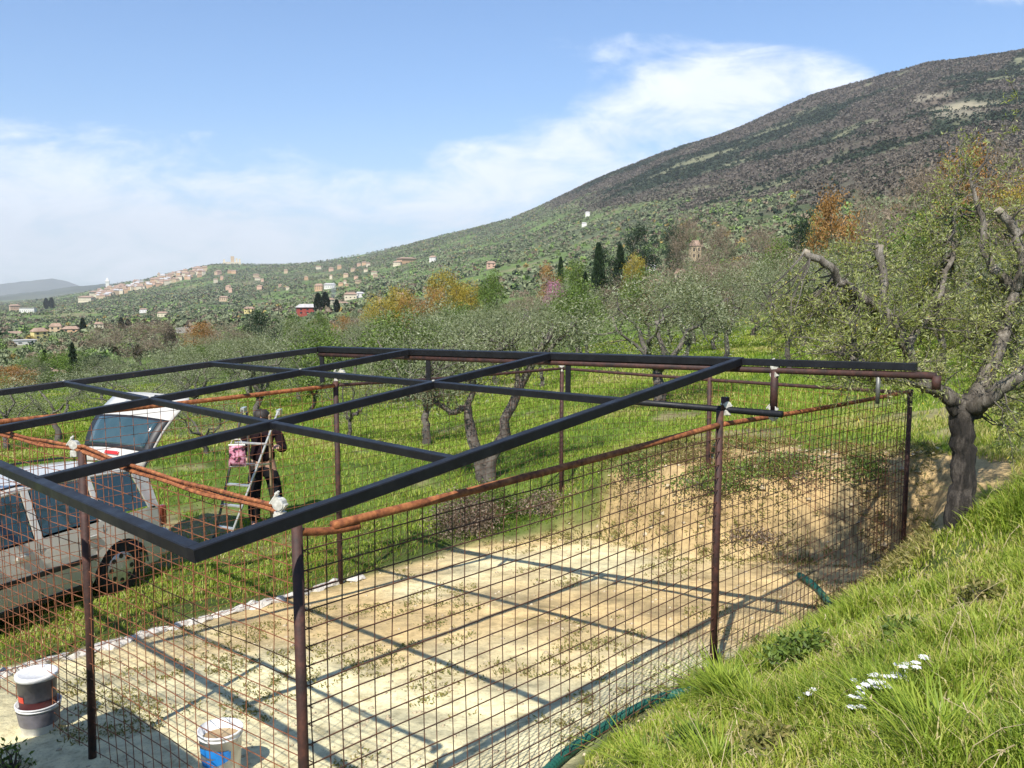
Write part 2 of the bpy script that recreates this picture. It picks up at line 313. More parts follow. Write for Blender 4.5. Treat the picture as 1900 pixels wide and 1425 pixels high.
# ------------------------------------------------------------------ terrain height
TAB = {  # image column -> (range in m, image row of the ground there)
 -900: [(16, 960), (40, 800), (100, 720), (300, 650), (1000, 600), (4000, 565), (14000, 552), (40000, 540)],
 -500: [(16, 950), (40, 790), (100, 712), (300, 650), (1000, 600), (4000, 565), (14000, 552), (40000, 540)],
 0:    [(16, 905), (28, 800), (60, 738), (110, 708), (250, 664), (700, 622), (2000, 585), (6000, 562), (14000, 550), (40000, 540)],
 150:  [(16, 900), (28, 800), (60, 730), (110, 700), (250, 655), (700, 615), (2000, 575), (4500, 547), (6500, 552), (14000, 549), (40000, 540)],
 240:  [(16, 895), (28, 795), (60, 725), (110, 695), (250, 652), (700, 610), (2000, 566), (4300, 524), (6500, 540), (14000, 548), (40000, 540)],
 345:  [(16, 890), (28, 790), (60, 718), (110, 685), (250, 645), (700, 600), (2000, 553), (4500, 499), (6500, 530), (14000, 548), (40000, 540)],
 400:  [(16, 890), (28, 788), (60, 715), (110, 680), (250, 640), (700, 598), (2000, 550), (4500, 486), (6500, 525), (14000, 548), (40000, 540)],
 480:  [(16, 890), (28, 785), (60, 710), (110, 675), (250, 635), (700, 592), (2000, 545), (4500, 489), (6500, 525), (14000, 548), (40000, 540)],
 620:  [(16, 893), (28, 785), (60, 705), (110, 665), (250, 620), (700, 575), (2000, 525), (4300, 482), (6500, 520), (14000, 548), (40000, 540)],
 800:  [(16, 893), (24, 800), (50, 700), (110, 640), (300, 580), (800, 530), (2000, 476), (3600, 441), (6500, 500), (14000, 548), (40000, 540)],
 950:  [(16, 880), (24, 775), (50, 684), (110, 622), (300, 570), (800, 510), (1800, 455), (3200, 405), (6500, 480), (14000, 545), (40000, 540)],
 1100: [(16, 840), (24, 735), (50, 650), (110, 600), (300, 540), (800, 470), (1600, 405), (2900, 332), (6500, 440), (14000, 545), (40000, 540)],
 1200: [(16, 815), (24, 715), (50, 640), (110, 585), (250, 530), (700, 450), (1500, 375), (2800, 287), (6500, 420), (14000, 545), (40000, 540)],
 1350: [(16, 800), (24, 708), (50, 630), (100, 565), (220, 500), (600, 430), (1400, 345), (2700, 236), (6500, 380), (14000, 545), (40000, 540)],
 1500: [(16, 795), (24, 700), (50, 615), (100, 545), (220, 480), (600, 400), (1400, 300), (2600, 174), (6500, 330), (14000, 545), (40000, 540)],
 1700: [(16, 775), (24, 695), (50, 605), (110, 510), (300, 420), (800, 320), (1600, 210), (2500, 112), (6500, 300), (14000, 545), (40000, 540)],
 1900: [(16, 765), (24, 690), (50, 600), (110, 500), (300, 400), (800, 290), (1600, 175), (2400, 89), (6500, 290), (14000, 545), (40000, 540)],
 2400: [(16, 760), (24, 690), (50, 600), (110, 480), (300, 370), (800, 260), (1600, 150), (2400, 80), (6500, 290), (14000, 545), (40000, 540)]}
LR = np.linspace(math.log(5), math.log(60000), 700)
cols = sorted(TAB); caz = np.array([azim(c) for c in cols]); tabT = []
for c in cols:
    rr = np.array([math.log(r) for r, _ in TAB[c]]); tt = np.array([tan_el(c, y) for _, y in TAB[c]])
    tabT.append(np.interp(LR, rr, tt))
tabT = np.array(tabT)
kk = np.exp(-np.linspace(-2, 2, 13)**2); kk /= kk.sum()
tabT = np.array([np.convolve(np.pad(t, 6, mode='edge'), kk, 'valid') for t in tabT])
AZG = np.linspace(-math.pi, math.pi, 2161)
def colinterp():
    azx = np.concatenate([[caz[-1]-2*math.pi], caz, [caz[0]+2*math.pi]]); T = np.vstack([tabT[-1], tabT, tabT[0]])
    out = np.stack([np.interp(AZG, azx, T[:, j]) for j in range(T.shape[1])], 1)
    k = np.exp(-np.linspace(-2, 2, 11)**2); k /= k.sum()
    P = np.pad(out, ((5, 5), (0, 0)), mode='wrap'); return sum(P[i:i+len(out)]*k[i] for i in range(11))
TG = colinterp()
near_pts = np.array([
 (0, 0, -1.62), (0, -3, -1.4), (-3, -2, -1.9), (3, -1, -1.2), (-2, 1.5, -2.5), (-4, 1, -2.9), (-6, 2, -3.4), (0, 2.2, -2.35), (1.2, 1.5, -1.75), (1.9, 2.9, -1.62), (3, 2, -1.3),
 *[tuple(at_z(px, py, z)) for px, py, z in ((1640, 1425, -1.92), (1640, 1300, -2.20), (1300, 1425, -2.45), (1200, 1425, -2.72), (1400, 1300, -2.55), (1300, 1330, -2.72), (1500, 1200, -2.66),
   (1700, 1100, -2.55), (1780, 965, -2.12), (1900, 900, -2.0), (1900, 1100, -1.95), (1900, 1250, -1.75), (1720, 1000, -2.5), (1650, 1120, -2.8))],
 *[tuple(at_y(px, py, Y)) for px, py, Y in ((1100, 880, 13.0), (1300, 882, 11.6), (1450, 876, 11.2), (1600, 868, 10.8), (1700, 850, 10.4), (1850, 830, 10.6), (1300, 800, 14.5), (1600, 790, 14), (1100, 850, 14.5),
   (800, 905, 15), (900, 895, 15), (600, 900, 15), (400, 905, 15), (200, 905, 15), (0, 905, 15), (1150, 830, 16), (1400, 795, 16))],
 (-5.3, 6.0, -3.55), (-7, 8, -3.62), (-5, 10, -3.62), (-3.5, 11, -3.6), (-2.8, 12.5, -3.57), (-4.6, 12.6, -3.6), (-1, 12.6, -3.56), (.3, 13.3, -3.5), (-10, 8, -3.8), (-9, 14, -3.9), (10, 5, .2), (9, 10, -.6), (8, 0, 0.0),
 (-10, -4, -2.8), (7, 7, -1.1), (-14, 6, -4.2), (14, 8, 1), (12, -4, .8), (-3.2, 3.0, -3.2)])
def rbf_fit(P):
    d = np.linalg.norm(P[:, None, :2]-P[None, :, :2], axis=-1); K = np.where(d > 0, d*d*np.log(d+1e-9), 0)
    n = len(P); A = np.zeros((n+3, n+3)); A[:n, :n] = K + np.eye(n)*.08; A[:n, n] = 1; A[:n, n+1:] = P[:, :2]; A[n, :n] = 1; A[n+1:, :n] = P[:, :2].T
    return np.linalg.solve(A, np.concatenate([P[:, 2], [0, 0, 0]]))
rb = rbf_fit(near_pts)
def near_z(x, y):
    s = rb[-3] + rb[-2]*x + rb[-1]*y
    for (px, py, _), w in zip(near_pts, rb[:-3]):
        d2 = (x-px)**2 + (y-py)**2 + 1e-9; s = s + w*.5*d2*np.log(d2)
    return s
PADZ = -3.35
pad_poly = [tuple(at_z(px, py, z)[:2]) for px, py, z in ((1030, 1440, -3.05), (1130, 1345, -3.05), (1230, 1298, -3.05), (1310, 1228, -3.08), (1450, 1168, -3.12), (1560, 1115, -3.15), (1665, 1068, -3.17), (1700, 1030, -3.17),
            (1560, 1040, -3.23), (1400, 1035, -3.32), (1250, 1030, -3.37), (1130, 985, -3.45), (1000, 985, -3.5), (860, 1000, -3.5))]
pad_poly += [tuple((F1 + W*.1)[:2]), tuple((KP + W*.25 - U*.2)[:2]), (-6.2, 6.0), (-4.5, 3.2), (-1.5, 2.6), (.2, 3.4)]
pad_poly = np.array(pad_poly)
def poly_dist(x, y, poly):
    """signed distance, negative inside"""
    dm = np.full(x.shape, 1e9); ins = np.zeros(x.shape, bool); n = len(poly)
    for i in range(n):
        ax, ay = poly[i]; bx, by = poly[(i+1) % n]; ex, ey = bx-ax, by-ay
        t = np.clip(((x-ax)*ex+(y-ay)*ey)/(ex*ex+ey*ey), 0, 1); dm = np.minimum(dm, np.hypot(x-ax-t*ex, y-ay-t*ey))
        c = ((ay > y) != (by > y)) & (x < (bx-ax)*(y-ay)/((by-ay) if by != ay else 1e-9)+ax); ins ^= c
    return np.where(ins, -dm, dm)
def height(x, y):
    x = np.asarray(x, float); y = np.asarray(y, float); sh = x.shape; x = x.ravel(); y = y.ravel()
    r = np.hypot(x, y)+1e-6; az = np.arctan2(x, y)
    fi = (az+math.pi)/(2*math.pi)*(len(AZG)-1); i0 = np.clip(fi.astype(int), 0, len(AZG)-2); ft = fi-i0
    fj = np.clip((np.log(r)-LR[0])/(LR[1]-LR[0]), 0, len(LR)-1.001); j0 = fj.astype(int); fu = fj-j0
    T = (TG[i0, j0]*(1-ft)+TG[i0+1, j0]*ft)*(1-fu) + (TG[i0, j0+1]*(1-ft)+TG[i0+1, j0+1]*ft)*fu
    z = T*r
    z = z + (fbm(x/9, y/9, 3)-.5)*np.clip((r-18)/25, 0, 1)*1.0*np.clip(90/r, .0, 1) + (fbm(x/260, y/260, 5)-.5)*np.clip((r-150)/600, 0, 1)*34*np.clip(7000/r, 0, 1)*np.where(r > 5000, .4, 1)
    mk = r < 24; b = sstep(15.0, 22, r[mk])
    zn = near_z(x[mk], y[mk]) + (fbm(x[mk]/.7, y[mk]/.7, 9)-.5)*.16
    pd = poly_dist(x[mk], y[mk], pad_poly); k = sstep(-.12, .55, pd + (fbm(x[mk]*2, y[mk]*2, 11)-.5)*.25)
    zn = zn*k + (pad_z(x[mk], y[mk]) + (fbm(x[mk]*3, y[mk]*3, 12)-.5)*.025)*(1-k)
    z[mk] = zn*(1-b) + z[mk]*b
    return z.reshape(sh)
def gz(x, y): return float(height(np.array([x]), np.array([y]))[0])
def hit(px, py, lo=2., hi=60.):
    """ground point seen through (px, py)"""
    d = ray(px, py); d = d/math.hypot(d[0], d[1]); rs = np.exp(np.linspace(math.log(lo), math.log(hi), 500))
    g = d[2]*rs - height(d[0]*rs, d[1]*rs); i = np.argmax(g < 0)
    return d*rs[i]

# ------------------------------------------------------------------ the ground sheet
FOREST = lambda x, y: fbm(x/420, y/420, 21)
def far_mask(x, y, z):
    """what grows on the far slopes: colour (n,3), tree density 0..1, kind 0 brown wood 1 evergreen 2 olive"""
    r = np.hypot(x, y); az = np.arctan2(x, y); te = z/r; px = 950+F*np.tan(np.clip(az, -1.2, 1.2))
    n1 = fbm(x/330, y/330, 31); n2 = fbm(x/140, y/140, 33); n3 = fbm(x/60, y/60, 35)
    mtn = sstep(.055, .12, te + (n1-.5)*.07)
    ev = sstep(.47, .57, n1*.5+n2*.3+n3*.2 + (te-.155)*.9)
    clear = sstep(.60, .66, n2*.6+n3*.4)*mtn
    brown = np.array([.098, .080, .064]); evg = np.array([.030, .044, .026]); fld = np.array([.13, .19, .06]); oli = np.array([.10, .12, .065]); tan = np.array([.22, .18, .12]); clr = np.array([.17, .17, .10])
    fieldm = sstep(.50, .58, n2*.55+n3*.45 + .05)
    low = oli[None]*(1-fieldm[:, None]) + fld[None]*fieldm[:, None]
    t2 = sstep(.62, .68, n3)*.6; low = low*(1-t2[:, None]) + tan[None]*t2[:, None]
    hi = brown[None]*(1-ev[:, None]) + evg[None]*ev[:, None]; hi = hi*(1-clear[:, None]) + clr[None]*clear[:, None]
    c = low*(1-mtn[:, None]) + hi*mtn[:, None]
    # the pale clearing high on the mountain
    q = np.exp(-(((px-1765)/95)**2 + ((te-.176)/.010)**2)*1.2) + .9*np.exp(-(((px-1690)/80)**2 + ((te-.192)/.008)**2)*1.4); q = .8*sstep(.35, .9, q + (n3-.5)*1.0 + (n2-.5)*.6)
    c = c*(1-q[:, None]) + np.array([.30, .265, .19])[None]*q[:, None]
    dens = (1-mtn)*(.75-.5*fieldm) + mtn*(.95-.75*clear); dens = dens*(1-q)
    return c, dens, np.where(mtn > .5, np.where(ev > .5, 1, 0), 2)
def build_ground():
    a1 = np.linspace(-.72, .72, 620); a2 = np.linspace(.72, 2*math.pi-.72, 90)[1:-1]; az = np.concatenate([a1, a2])
    rr = np.concatenate([[.05, .4], np.exp(np.linspace(math.log(.8), math.log(20), 190)), np.exp(np.linspace(math.log(20.5), math.log(20000), 310))])
    A, Rr = np.meshgrid(az, rr, indexing='ij'); X = np.sin(A)*Rr; Y = np.cos(A)*Rr; Z = height(X, Y)
    na, nr = A.shape; V = np.stack([X, Y, Z], -1).reshape(-1, 3)
    i = np.arange(na)[:, None]; j = np.arange(nr-1)[None]; i2 = (i+1) % na
    Fc = np.stack(np.broadcast_arrays(i*nr+j, i*nr+j+1, i2*nr+j+1, i2*nr+j), -1).reshape(-1, 4)
    x, y, z = V.T; r = np.hypot(x, y)
    col = np.tile(np.array([.10, .13, .035]), (len(V), 1))                   # turf
    nearm = r < 26; d = np.full(len(V), 9.); d[nearm] = poly_dist(x[nearm], y[nearm], pad_poly)
    n = fbm(x*1.3, y*1.3, 41); sand = 1-sstep(-.25, .15, d + (n-.5)*.5)
    # brown cut bank beyond and beside the pad
    bank_c = (F2*.28 + RP*.72 - U*.1)[:2]; e = np.stack([x-bank_c[0], y-bank_c[1]], -1); eu = e @ U[:2]; ew = e @ W[:2]
    bank = sstep(.25, .7, np.exp(-((eu+.2)/1.45)**4 - (ew/2.9)**4) + (n-.5)*.9)*(r < 20)
    earth = np.array([.52, .37, .18]); col = col*(1-bank[:, None]) + earth*bank[:, None]
    patch = sstep(.60, .70, fbm(x/1.7, y/1.7, 44))*.8*(r > 10)*(r < 60); col = col*(1-patch[:, None]) + np.array([.36, .29, .16])*patch[:, None]
    meadow = sstep(11, 16, r)*(r < 400); mc = np.array([.13, .20, .035]); k = (meadow*(1-bank)*(1-patch))[:, None]*.8; col = col*(1-k)+mc*k
    pale = sstep(.35, .75, fbm(x*.45+3, y*.45, 47) + (-(x*U[0]+y*U[1])+6.6)*.07)
    sc = np.array([.66, .48, .235])[None]*(1-pale[:, None]) + np.array([.80, .71, .43])[None]*pale[:, None]
    col = col*(1-sand[:, None]) + sc*sand[:, None]
    fm = sstep(110, 300, r)[:, None]; fc, _, _ = far_mask(x, y, z); col = col*(1-fm) + fc*fm
    me = np_mesh('ground', V, Fc, {'col': col, 'sand': sand}, smooth=True)
    def b(t, L):
        ca = N(t, 'ShaderNodeAttribute', attribute_name='col'); sa = N(t, 'ShaderNodeAttribute', attribute_name='sand')
        n1 = tnoise(t, L, 6, 8, .65); n2 = tnoise(t, L, .012, 9, .7)
        g = ramp(t, L, n1, [(.32, (.55, .55, .55)), (.5, (.95, .95, .95)), (.68, (1.25, 1.25, 1.22))])
        g2 = ramp(t, L, n2, [(.33, (.55, .56, .58)), (.5, (1, 1, 1)), (.66, (1.45, 1.4, 1.3))])
        m1 = N(t, 'ShaderNodeMix', data_type='RGBA', blend_type='MULTIPLY'); m1.inputs[0].default_value = .8; L(ca.outputs['Color'], m1.inputs[6]); L(g, m1.inputs[7])
        m2 = N(t, 'ShaderNodeMix', data_type='RGBA', blend_type='MULTIPLY'); m2.inputs[0].default_value = .8; L(m1.outputs[2], m2.inputs[6]); L(g2, m2.inputs[7])
        # sparse low weeds and damp spots in the sand
        n3 = tnoise(t, L, 2.6, 8, .72, dist=.4); rmp = ramp(t, L, n3, [(.56, (0, 0, 0)), (.64, (1, 1, 1))])
        mm = N(t, 'ShaderNodeMath', operation='MULTIPLY'); L(sa.outputs['Fac'], mm.inputs[0]); L(rmp, mm.inputs[1])
        mm2 = N(t, 'ShaderNodeMath', operation='MULTIPLY'); L(mm.outputs[0], mm2.inputs[0]); mm2.inputs[1].default_value = .55
        m3 = N(t, 'ShaderNodeMix', data_type='RGBA'); L(mm2.outputs[0], m3.inputs[0]); L(m2.outputs[2], m3.inputs[6]); m3.inputs[7].default_value = (.26, .21, .09, 1)
        gr = ramp(t, L, tnoise(t, L, 34, 6, .8), [(.36, (.62, .58, .52)), (.46, (1, 1, 1)), (.60, (1, 1, 1)), (.70, (1.18, 1.18, 1.15))])
        m4 = N(t, 'ShaderNodeMix', data_type='RGBA', blend_type='MULTIPLY'); m4.inputs[0].default_value = .9; L(m3.outputs[2], m4.inputs[6]); L(gr, m4.inputs[7]); m3 = m4
        p = N(t, 'ShaderNodeBsdfPrincipled'); L(m3.outputs[2], p.inputs['Base Color']); p.inputs['Roughness'].default_value = .95; p.inputs['Specular IOR Level'].default_value = .1
        bp = N(t, 'ShaderNodeBump'); bp.inputs['Strength'].default_value = .5; bp.inputs['Distance'].default_value = .04; L(tnoise(t, L, 14, 8, .7), bp.inputs['Height'])
        bp2 = N(t, 'ShaderNodeBump'); bp2.inputs['Strength'].default_value = .7; bp2.inputs['Distance'].default_value = 9; L(tnoise(t, L, .03, 6, .65), bp2.inputs['Height'])
        L(bp.outputs[0], bp2.inputs['Normal']); L(bp2.outputs[0], p.inputs['Normal']); return p.outputs[0]
    tag(link('ground', me, mat('ground_soil', b)), 'sandy pad, grassy banks and hillsides rising to the mountain', kind='structure')
build_ground()

# far blue ranges beyond the plain
def ridge(name, pts, r, depth, colr, label):
    xs = np.linspace(pts[0][0], pts[-1][0], 160); ys = np.interp(xs, [p[0] for p in pts], [p[1] for p in pts])
    ys = ys + (fbm(xs/14, xs*0, 61)-.5)*3
    V = []; rows = 8
    for j in range(rows):
        t = j/(rows-1)*2; k = 1-abs(t-1)
        for x, y in zip(xs, ys):
            p = pos(x, r + (t-1)*depth); top = tan_el(x, y)*r; base = tan_el(x, 552)*r
            V.append((p[0], p[1], base + (top-base)*(k**.8) - (0 if k > 0 else 200)))
    n = len(xs); Fc = [(j*n+i, j*n+i+1, (j+1)*n+i+1, (j+1)*n+i) for j in range(rows-1) for i in range(n-1)]
    tag(link(name, np_mesh(name, V, Fc, smooth=True), colr), label, kind='structure')
hm = simple('hill_wood', [(.3, (.035, .05, .03)), (.7, (.10, .11, .07))], .002, .95, bump=0)
ridge('hills', [(-1200, 530), (-400, 526), (0, 524), (50, 518), (95, 512), (125, 518), (150, 528), (230, 536), (400, 545)], 17000, 1500, hm, 'pale blue distant range')
ridge('hills', [(-300, 556), (0, 548), (90, 537), (140, 528), (200, 523), (260, 520), (330, 520), (450, 530), (600, 545)], 9000, 1200, hm, 'darker blue wooded ridge behind the town')

# ------------------------------------------------------------------ enclosure fence
zt = {'N': -1.150, 'M': -1.055, 'R': -1.150, 'F1': -1.142, 'F2': -1.2198, 'K': -1.199, 'L': -1.10}
def P3(p, z): return np.array([p[0], p[1], z])
T_MID = RP + (F2-RP)*.50
def wires(a_bot, b_bot, a_top, b_top, sv, sh, r, name, m, parent, sag=.006):
    """welded wire panel between two posts, corners given, wires follow the slope of the rail"""
    mb = MB(); a0, b0, a1, b1 = map(Vector, (a_bot, b_bot, a_top, b_top)); Ln = (b0-a0).length; H = (a1-a0).length
    nv = int(Ln/sv); nh = int(H/sh); dn = (b0-a0).cross(Vector((0, 0, 1))).normalized()
    ph = random.random()*6
    def wob(s, t): return dn*(math.sin(s*9+ph)*.012 + math.sin(t*7+ph*2)*.010 + math.sin(s*23+t*5)*.004)
    for i in range(nv+1):
        s = (i+.5+random.uniform(-.10, .10))/(nv+1); pts = []; bow = random.gauss(0, .006)
        for k in range(7): t = k/6; pts.append((a0.lerp(b0, s)).lerp(a1.lerp(b1, s), t) + wob(s, t) + (b0-a0).normalized()*bow*math.sin(math.pi*t*1.5+ph))
        mb.tube(pts, r, 4, False)
    for j in range(nh+1):
        t = (j+.3+random.uniform(-.08, .08))/(nh+1); pts = []; sag = random.uniform(.0, .022)
        for k in range(13): s = k/12; pts.append((a0.lerp(b0, s)).lerp(a1.lerp(b1, s), t) + wob(s, t) + dn*r*1.6 + Vector((0, 0, -sag*math.sin(math.pi*s))))
        mb.tube(pts, r, 4, False)
    return mb.build(name, m, parent)
def post(p, ztop, zbot, r, parent, m=None, name='post'):
    mb = MB(); lean = Vector((random.uniform(-.01, .01), random.uniform(-.01, .01), 0))
    if p is LP: lean = Vector((.07, -.05, 0))*.8
    mb.tube([Vector((p[0], p[1], zbot)) - lean, Vector((p[0], p[1], (zbot+ztop)/2)), Vector((p[0], p[1], ztop-.001)) + lean*.3], r, 14)
    return mb.build(name, m or M['rust_dark'], parent, smooth=True)
def coupler(p, rz, parent, d1=(1, 0, 0), sc=1.0, name='pipe_clamp'):
    """swivel scaffold coupler: two crossed collars with bolts and nuts"""
    mb = MB(); r = .034*sc
    def collar(c, ax):
        ax = Vector(ax).normalized(); o = ax.orthogonal().normalized(); b = ax.cross(o)
        mb.tube([Vector(c)-ax*.026*sc, Vector(c)+ax*.026*sc], r, 14)
        for s_ in (-1, 1): mb.bar(Vector(c)+o*s_*(r*.7)-ax*.02*sc, Vector(c)+o*s_*(r*.7)+ax*.02*sc, .030*sc, .05*sc, up=b)
        a = Vector(c)+o*(r+.014*sc); mb.tube([a-b*.04*sc, a+b*.055*sc], .007*sc, 8); mb.tube([a+b*.028*sc, a+b*.042*sc], .013*sc, 6)
    collar((0, 0, .036*sc), (math.cos(.7), math.sin(.7), 0)); collar((0, 0, -.036*sc), (0, 0, 1)) if False else collar((.0, 0, -.036*sc), d1)
    mb.tube([(0, 0, -.03*sc), (0, 0, .03*sc)], .016*sc, 8)
    return mb.build(name, M['galv'], parent, loc=p, rz=rz)
fence = empty('wire_enclosure', P3(NP, -3.1), label='rusty pipe and wire mesh enclosure standing around the sandy pad', cat='fence')
def par(o):  # keep world placement under the thing's Empty
    o.location = Vector(o.location) - fence.location; return o
class Local:
    pass
def rel(o, root): o.location = Vector(o.location) - Vector(root.location); return o
posts = {'N': (NP, zt['N']+.03, -3.3, .027), 'M': (MPt, zt['M']+.10, -3.3, .029), 'R': (RP, zt['R']+.02, -3.5, .027), 'L': (LP, zt['L'], -3.6, .028),
         'K': (KP, zt['K'], -3.9, .032), 'F1': (F1, zt['F1']+.05, -3.9, .032), 'F2': (F2, zt['F2']+.02, -3.9, .032), 'T': (T_MID, -1.02, -3.3, .030)}
for k, (p, z1, z0, r) in posts.items(): rel(post(p, z1, z0, r, fence), fence)
def rail(a, b, r, m=None, rough=0, name='top_rail'):
    mb = MB(); a, b = Vector(a), Vector(b); n = 24
    pts = [a.lerp(b, i/n) + Vector((0, 0, -.012*math.sin(math.pi*i/n))) for i in range(n+1)]
    mb.tube(pts, r, 12)
    return rel(mb.build(name, m or M['rust'], fence, smooth=True), fence)
rail(P3(NP + U*.20, zt['N']-.012), P3(MPt, zt['M']-.015), .0235); rail(P3(MPt, zt['M']-.015), P3(RP + U*.05, zt['R']), .021)
rail(P3(NP - U*.02, zt['N']+.0), P3(NP + U*.36, zt['N']-.045), .020)
rail(P3(KP - U*.2, zt['K']+.01), P3(F1, zt['F1']), .024, M['rust']); rail(P3(F1, zt['F1']), P3(F2 + U*.05, zt['F2']+.01), .020, M['rust_dark'])
rail(P3(F2, zt['F2']+.01), P3(RP, zt['R']-.02), .022, M['rust_dark'])
def rebar(a, b, name='top_rail'):      # bundle of three ribbed bars
    mb = MB(); a, b = Vector(a), Vector(b); n = 150
    for q, off in enumerate(((0, 0, 0), (0, .030, .006), (0, .012, .030))):
        pts = [a.lerp(b, i/n) + Vector((off[0], off[1], off[2]+.005*math.sin(i*.11+q*2) - .03*math.sin(math.pi*i/n))) + Vector(U)*(.006*math.sin(i*.09+q)) for i in range(n+1)]
        mb.tube(pts, [.0095 + (.003 if i % 2 else 0) for i in range(n+1)], 7)
    return rel(mb.build(name, M['rust'], fence), fence)
rebar(P3(NP + W*.16, -1.085), P3(LP, zt['L'])); rebar(P3(LP, zt['L']), P3(KP, zt['K']+.02))
def gp(p): return P3(p, gz(p[0], p[1])+.03)
def panel(a, b, za, zb, sv, sh, r, m):
    o = wires(gp(a), gp(b), P3(a, za), P3(b, zb), sv, sh, r, 'mesh_panel', m, fence); rel(o, fence)
panel(NP, MPt, zt['N']-.03, zt['M']-.04, .105, .10, .0039, M['wire_shaded'])
panel(MPt, RP, zt['M']-.04, zt['R']-.02, .10, .10, .0032, M['wire_shaded'])
panel(NP + U*.05, LP, -1.10, zt['L'], .14, .10, .0029, M['wire'])
panel(LP, KP, zt['L'], zt['K'], .19, .10, .0032, M['wire'])
panel(KP, F1, zt['K'], zt['F1'], .14, .10, .0030, M['wire'])
panel(F1, F2, zt['F1'], zt['F2'], .10, .10, .0027, M['wire_shaded'])
panel(F2, T_MID, zt['F2'], -1.16, .10, .10, .0028, M['wire_shaded'])
panel(T_MID, RP, -1.16, zt['R'], .10, .10, .0028, M['wire'])
rel(coupler(P3(NP - U*.03 + W*.10, -1.06), .6, fence, (0, 0, 1), .85), fence)
rel(coupler(P3(LP + W*.1, -1.10), .9, fence, (0, 0, 1), .85), fence)
rel(coupler(P3(F2, zt['F2']+.02), .4, fence, (0, 0, 1), .9), fence)

# ------------------------------------------------------------------ black roof frame, sloping up to the raised beam
PH2 = .7998; fu = np.array([math.cos(PH2), math.sin(PH2), .1174]); fw = np.array([-math.sin(PH2), math.cos(PH2), -.0107]); A0 = np.array([-1.3546, 3.6855, -1.0996])
fn = np.cross(fu, fw); fn /= np.linalg.norm(fn)
def fp(px, py): return on_plane(px, py, A0, fn)
def isec(a, b, c, d):
    """crossing of two lines in the frame plane"""
    e1 = fu/np.linalg.norm(fu); e2 = np.cross(fn, e1); q = lambda p: np.array([np.dot(p-A0, e1), np.dot(p-A0, e2)])
    a, b, c, d = map(q, (a, b, c, d)); s = np.linalg.solve(np.array([b-a, c-d]).T, c-a); p = a + (b-a)*s[0]; return A0 + e1*p[0] + e2*p[1]
pA, pB = fp(367, 1026), fp(1371, 671)
vd = fp(0, 866); v1 = (pA, vd)
u2 = (fp(80, 893), fp(1020, 661)); u3 = (fp(0, 797), fp(750, 655)); u4 = (fp(0, 728), fp(592, 648)); u1 = (pA, pB)
v4 = (pB, fp(592, 648)); v2 = (fp(105, 709), fp(830, 854)); v3 = (fp(392, 676), fp(1161, 747))
TH = .062; roof = empty('roof_frame', pA, label='black painted steel roof grid of square tubes over the wire enclosure', cat='roof frame')
def beam(a, b, up=0., w=TH, name='cross_beam', m=None, ext=0., root=None):
    a, b = Vector(a), Vector(b); d = (b-a).normalized(); root = root or roof
    o = MB().bar(a - d*ext + Vector(fn)*up, b + d*ext + Vector(fn)*up, w, w, up=Vector(fn)).build(name, m or M['black_paint'], root)
    return rel(o, root)
def edge(p): return Vector(p)
beam(u1[0], isec(*u1, *v4), ext=TH/2, name='side_beam')
for u in (u2, u3, u4): beam(isec(*u, *v1), isec(*u, *v4) - fu*TH*.55, up=.002 if u is not u4 else -.002, name='long_beam' if u is not u4 else 'side_beam')
c41 = isec(*u4, *v1)
beam(pA + fw*TH*.5, c41, up=-.001, name='side_beam')
beam(isec(*v2, *u4), isec(*v2, *u1) + fw*TH*.5, up=.004, w=TH*.8, name='cross_beam')
beam(isec(*v3, *u4), isec(*v3, *u1) + fw*TH*.5, up=.004, w=TH*.8, name='cross_beam')
pC = isec(*u4, *v4)
beam(pB + (pB-pC)/np.linalg.norm(pB-pC)*TH*.5, pC, up=.001, name='side_beam', ext=0.)
for q in (isec(*v2, *u4), isec(*v3, *u3), isec(*v2, *u3), isec(*v3, *u2)):
    o = MB().tube([Vector(q)+Vector(fn)*.030, Vector(q)+Vector(fn)*.040], .012, 8).build('weld', M['galv'], roof); rel(o, roof)
# raised beam: a rusty pipe and a black tube on short posts above a lower pipe that crosses the enclosure
truss = empty('raised_beam', P3(MPt, zt['M']), label='raised crosswise beam of rusty pipe and black tube on short posts', cat='beam')
vdir = (pB-pC)/np.linalg.norm(pB-pC)
tb0 = at_y(1740, 703, 1) ; 
def along(px, base, d):
    """point of the line base + s*d seen in image column px"""
    rr = ray(px, 700); k = rr[0]/rr[1]
    s = -(base[0]-k*base[1])/(d[0]-k*d[1]) ; return base + d*s
low = lambda p: p + np.array([0, 0, -TH/2-.028])
pe = along(1722, low(pB), vdir); ps = low(pC)
def tr(mb, name, m, smooth=True): return rel(mb.build(name, m, truss, smooth=smooth), truss)
tr(MB().tube([ps, pe + vdir*.05], .025, 12), 'upper_pipe', M['rust_dark'])
ext_a = pB + vdir*TH*.6; ext_b = along(1700, pB, vdir)
tr(MB().bar(ext_a + np.array([0, 0, .0]), ext_b, TH*.85, TH*.85), 'upper_tube', M['black_paint'], False)
lz = np.array([0, 0, 1.]); lowA = P3(F1 + U*.08, zt['F1']+.09); lowB = P3(MPt + U*.08, zt['M']+.10); ld = (lowB-lowA)/np.linalg.norm(lowB-lowA)
lowC = along(1440, lowB, ld)
tr(MB().tube([lowA - ld*.25, lowC + ld*.06], .027, 12), 'lower_pipe', M['black_paint'])
def stub(px, bot=None, sq=True, m='black_paint', wid=.048):
    t = along(px, low(pB), vdir); b = along(px, lowB, ld); b = np.array([t[0], t[1], b[2]]) if bot is None else np.array([t[0], t[1], bot])
    mb = MB(); (mb.bar(b, t - np.array([0, 0, .022]), wid, wid, up=(1, 0, 0)) if sq else mb.tube([b, t], wid/2, 12)); tr(mb, 'short_post', M[m], not sq); return t, b
for px in (1054, 795, 598): stub(px)
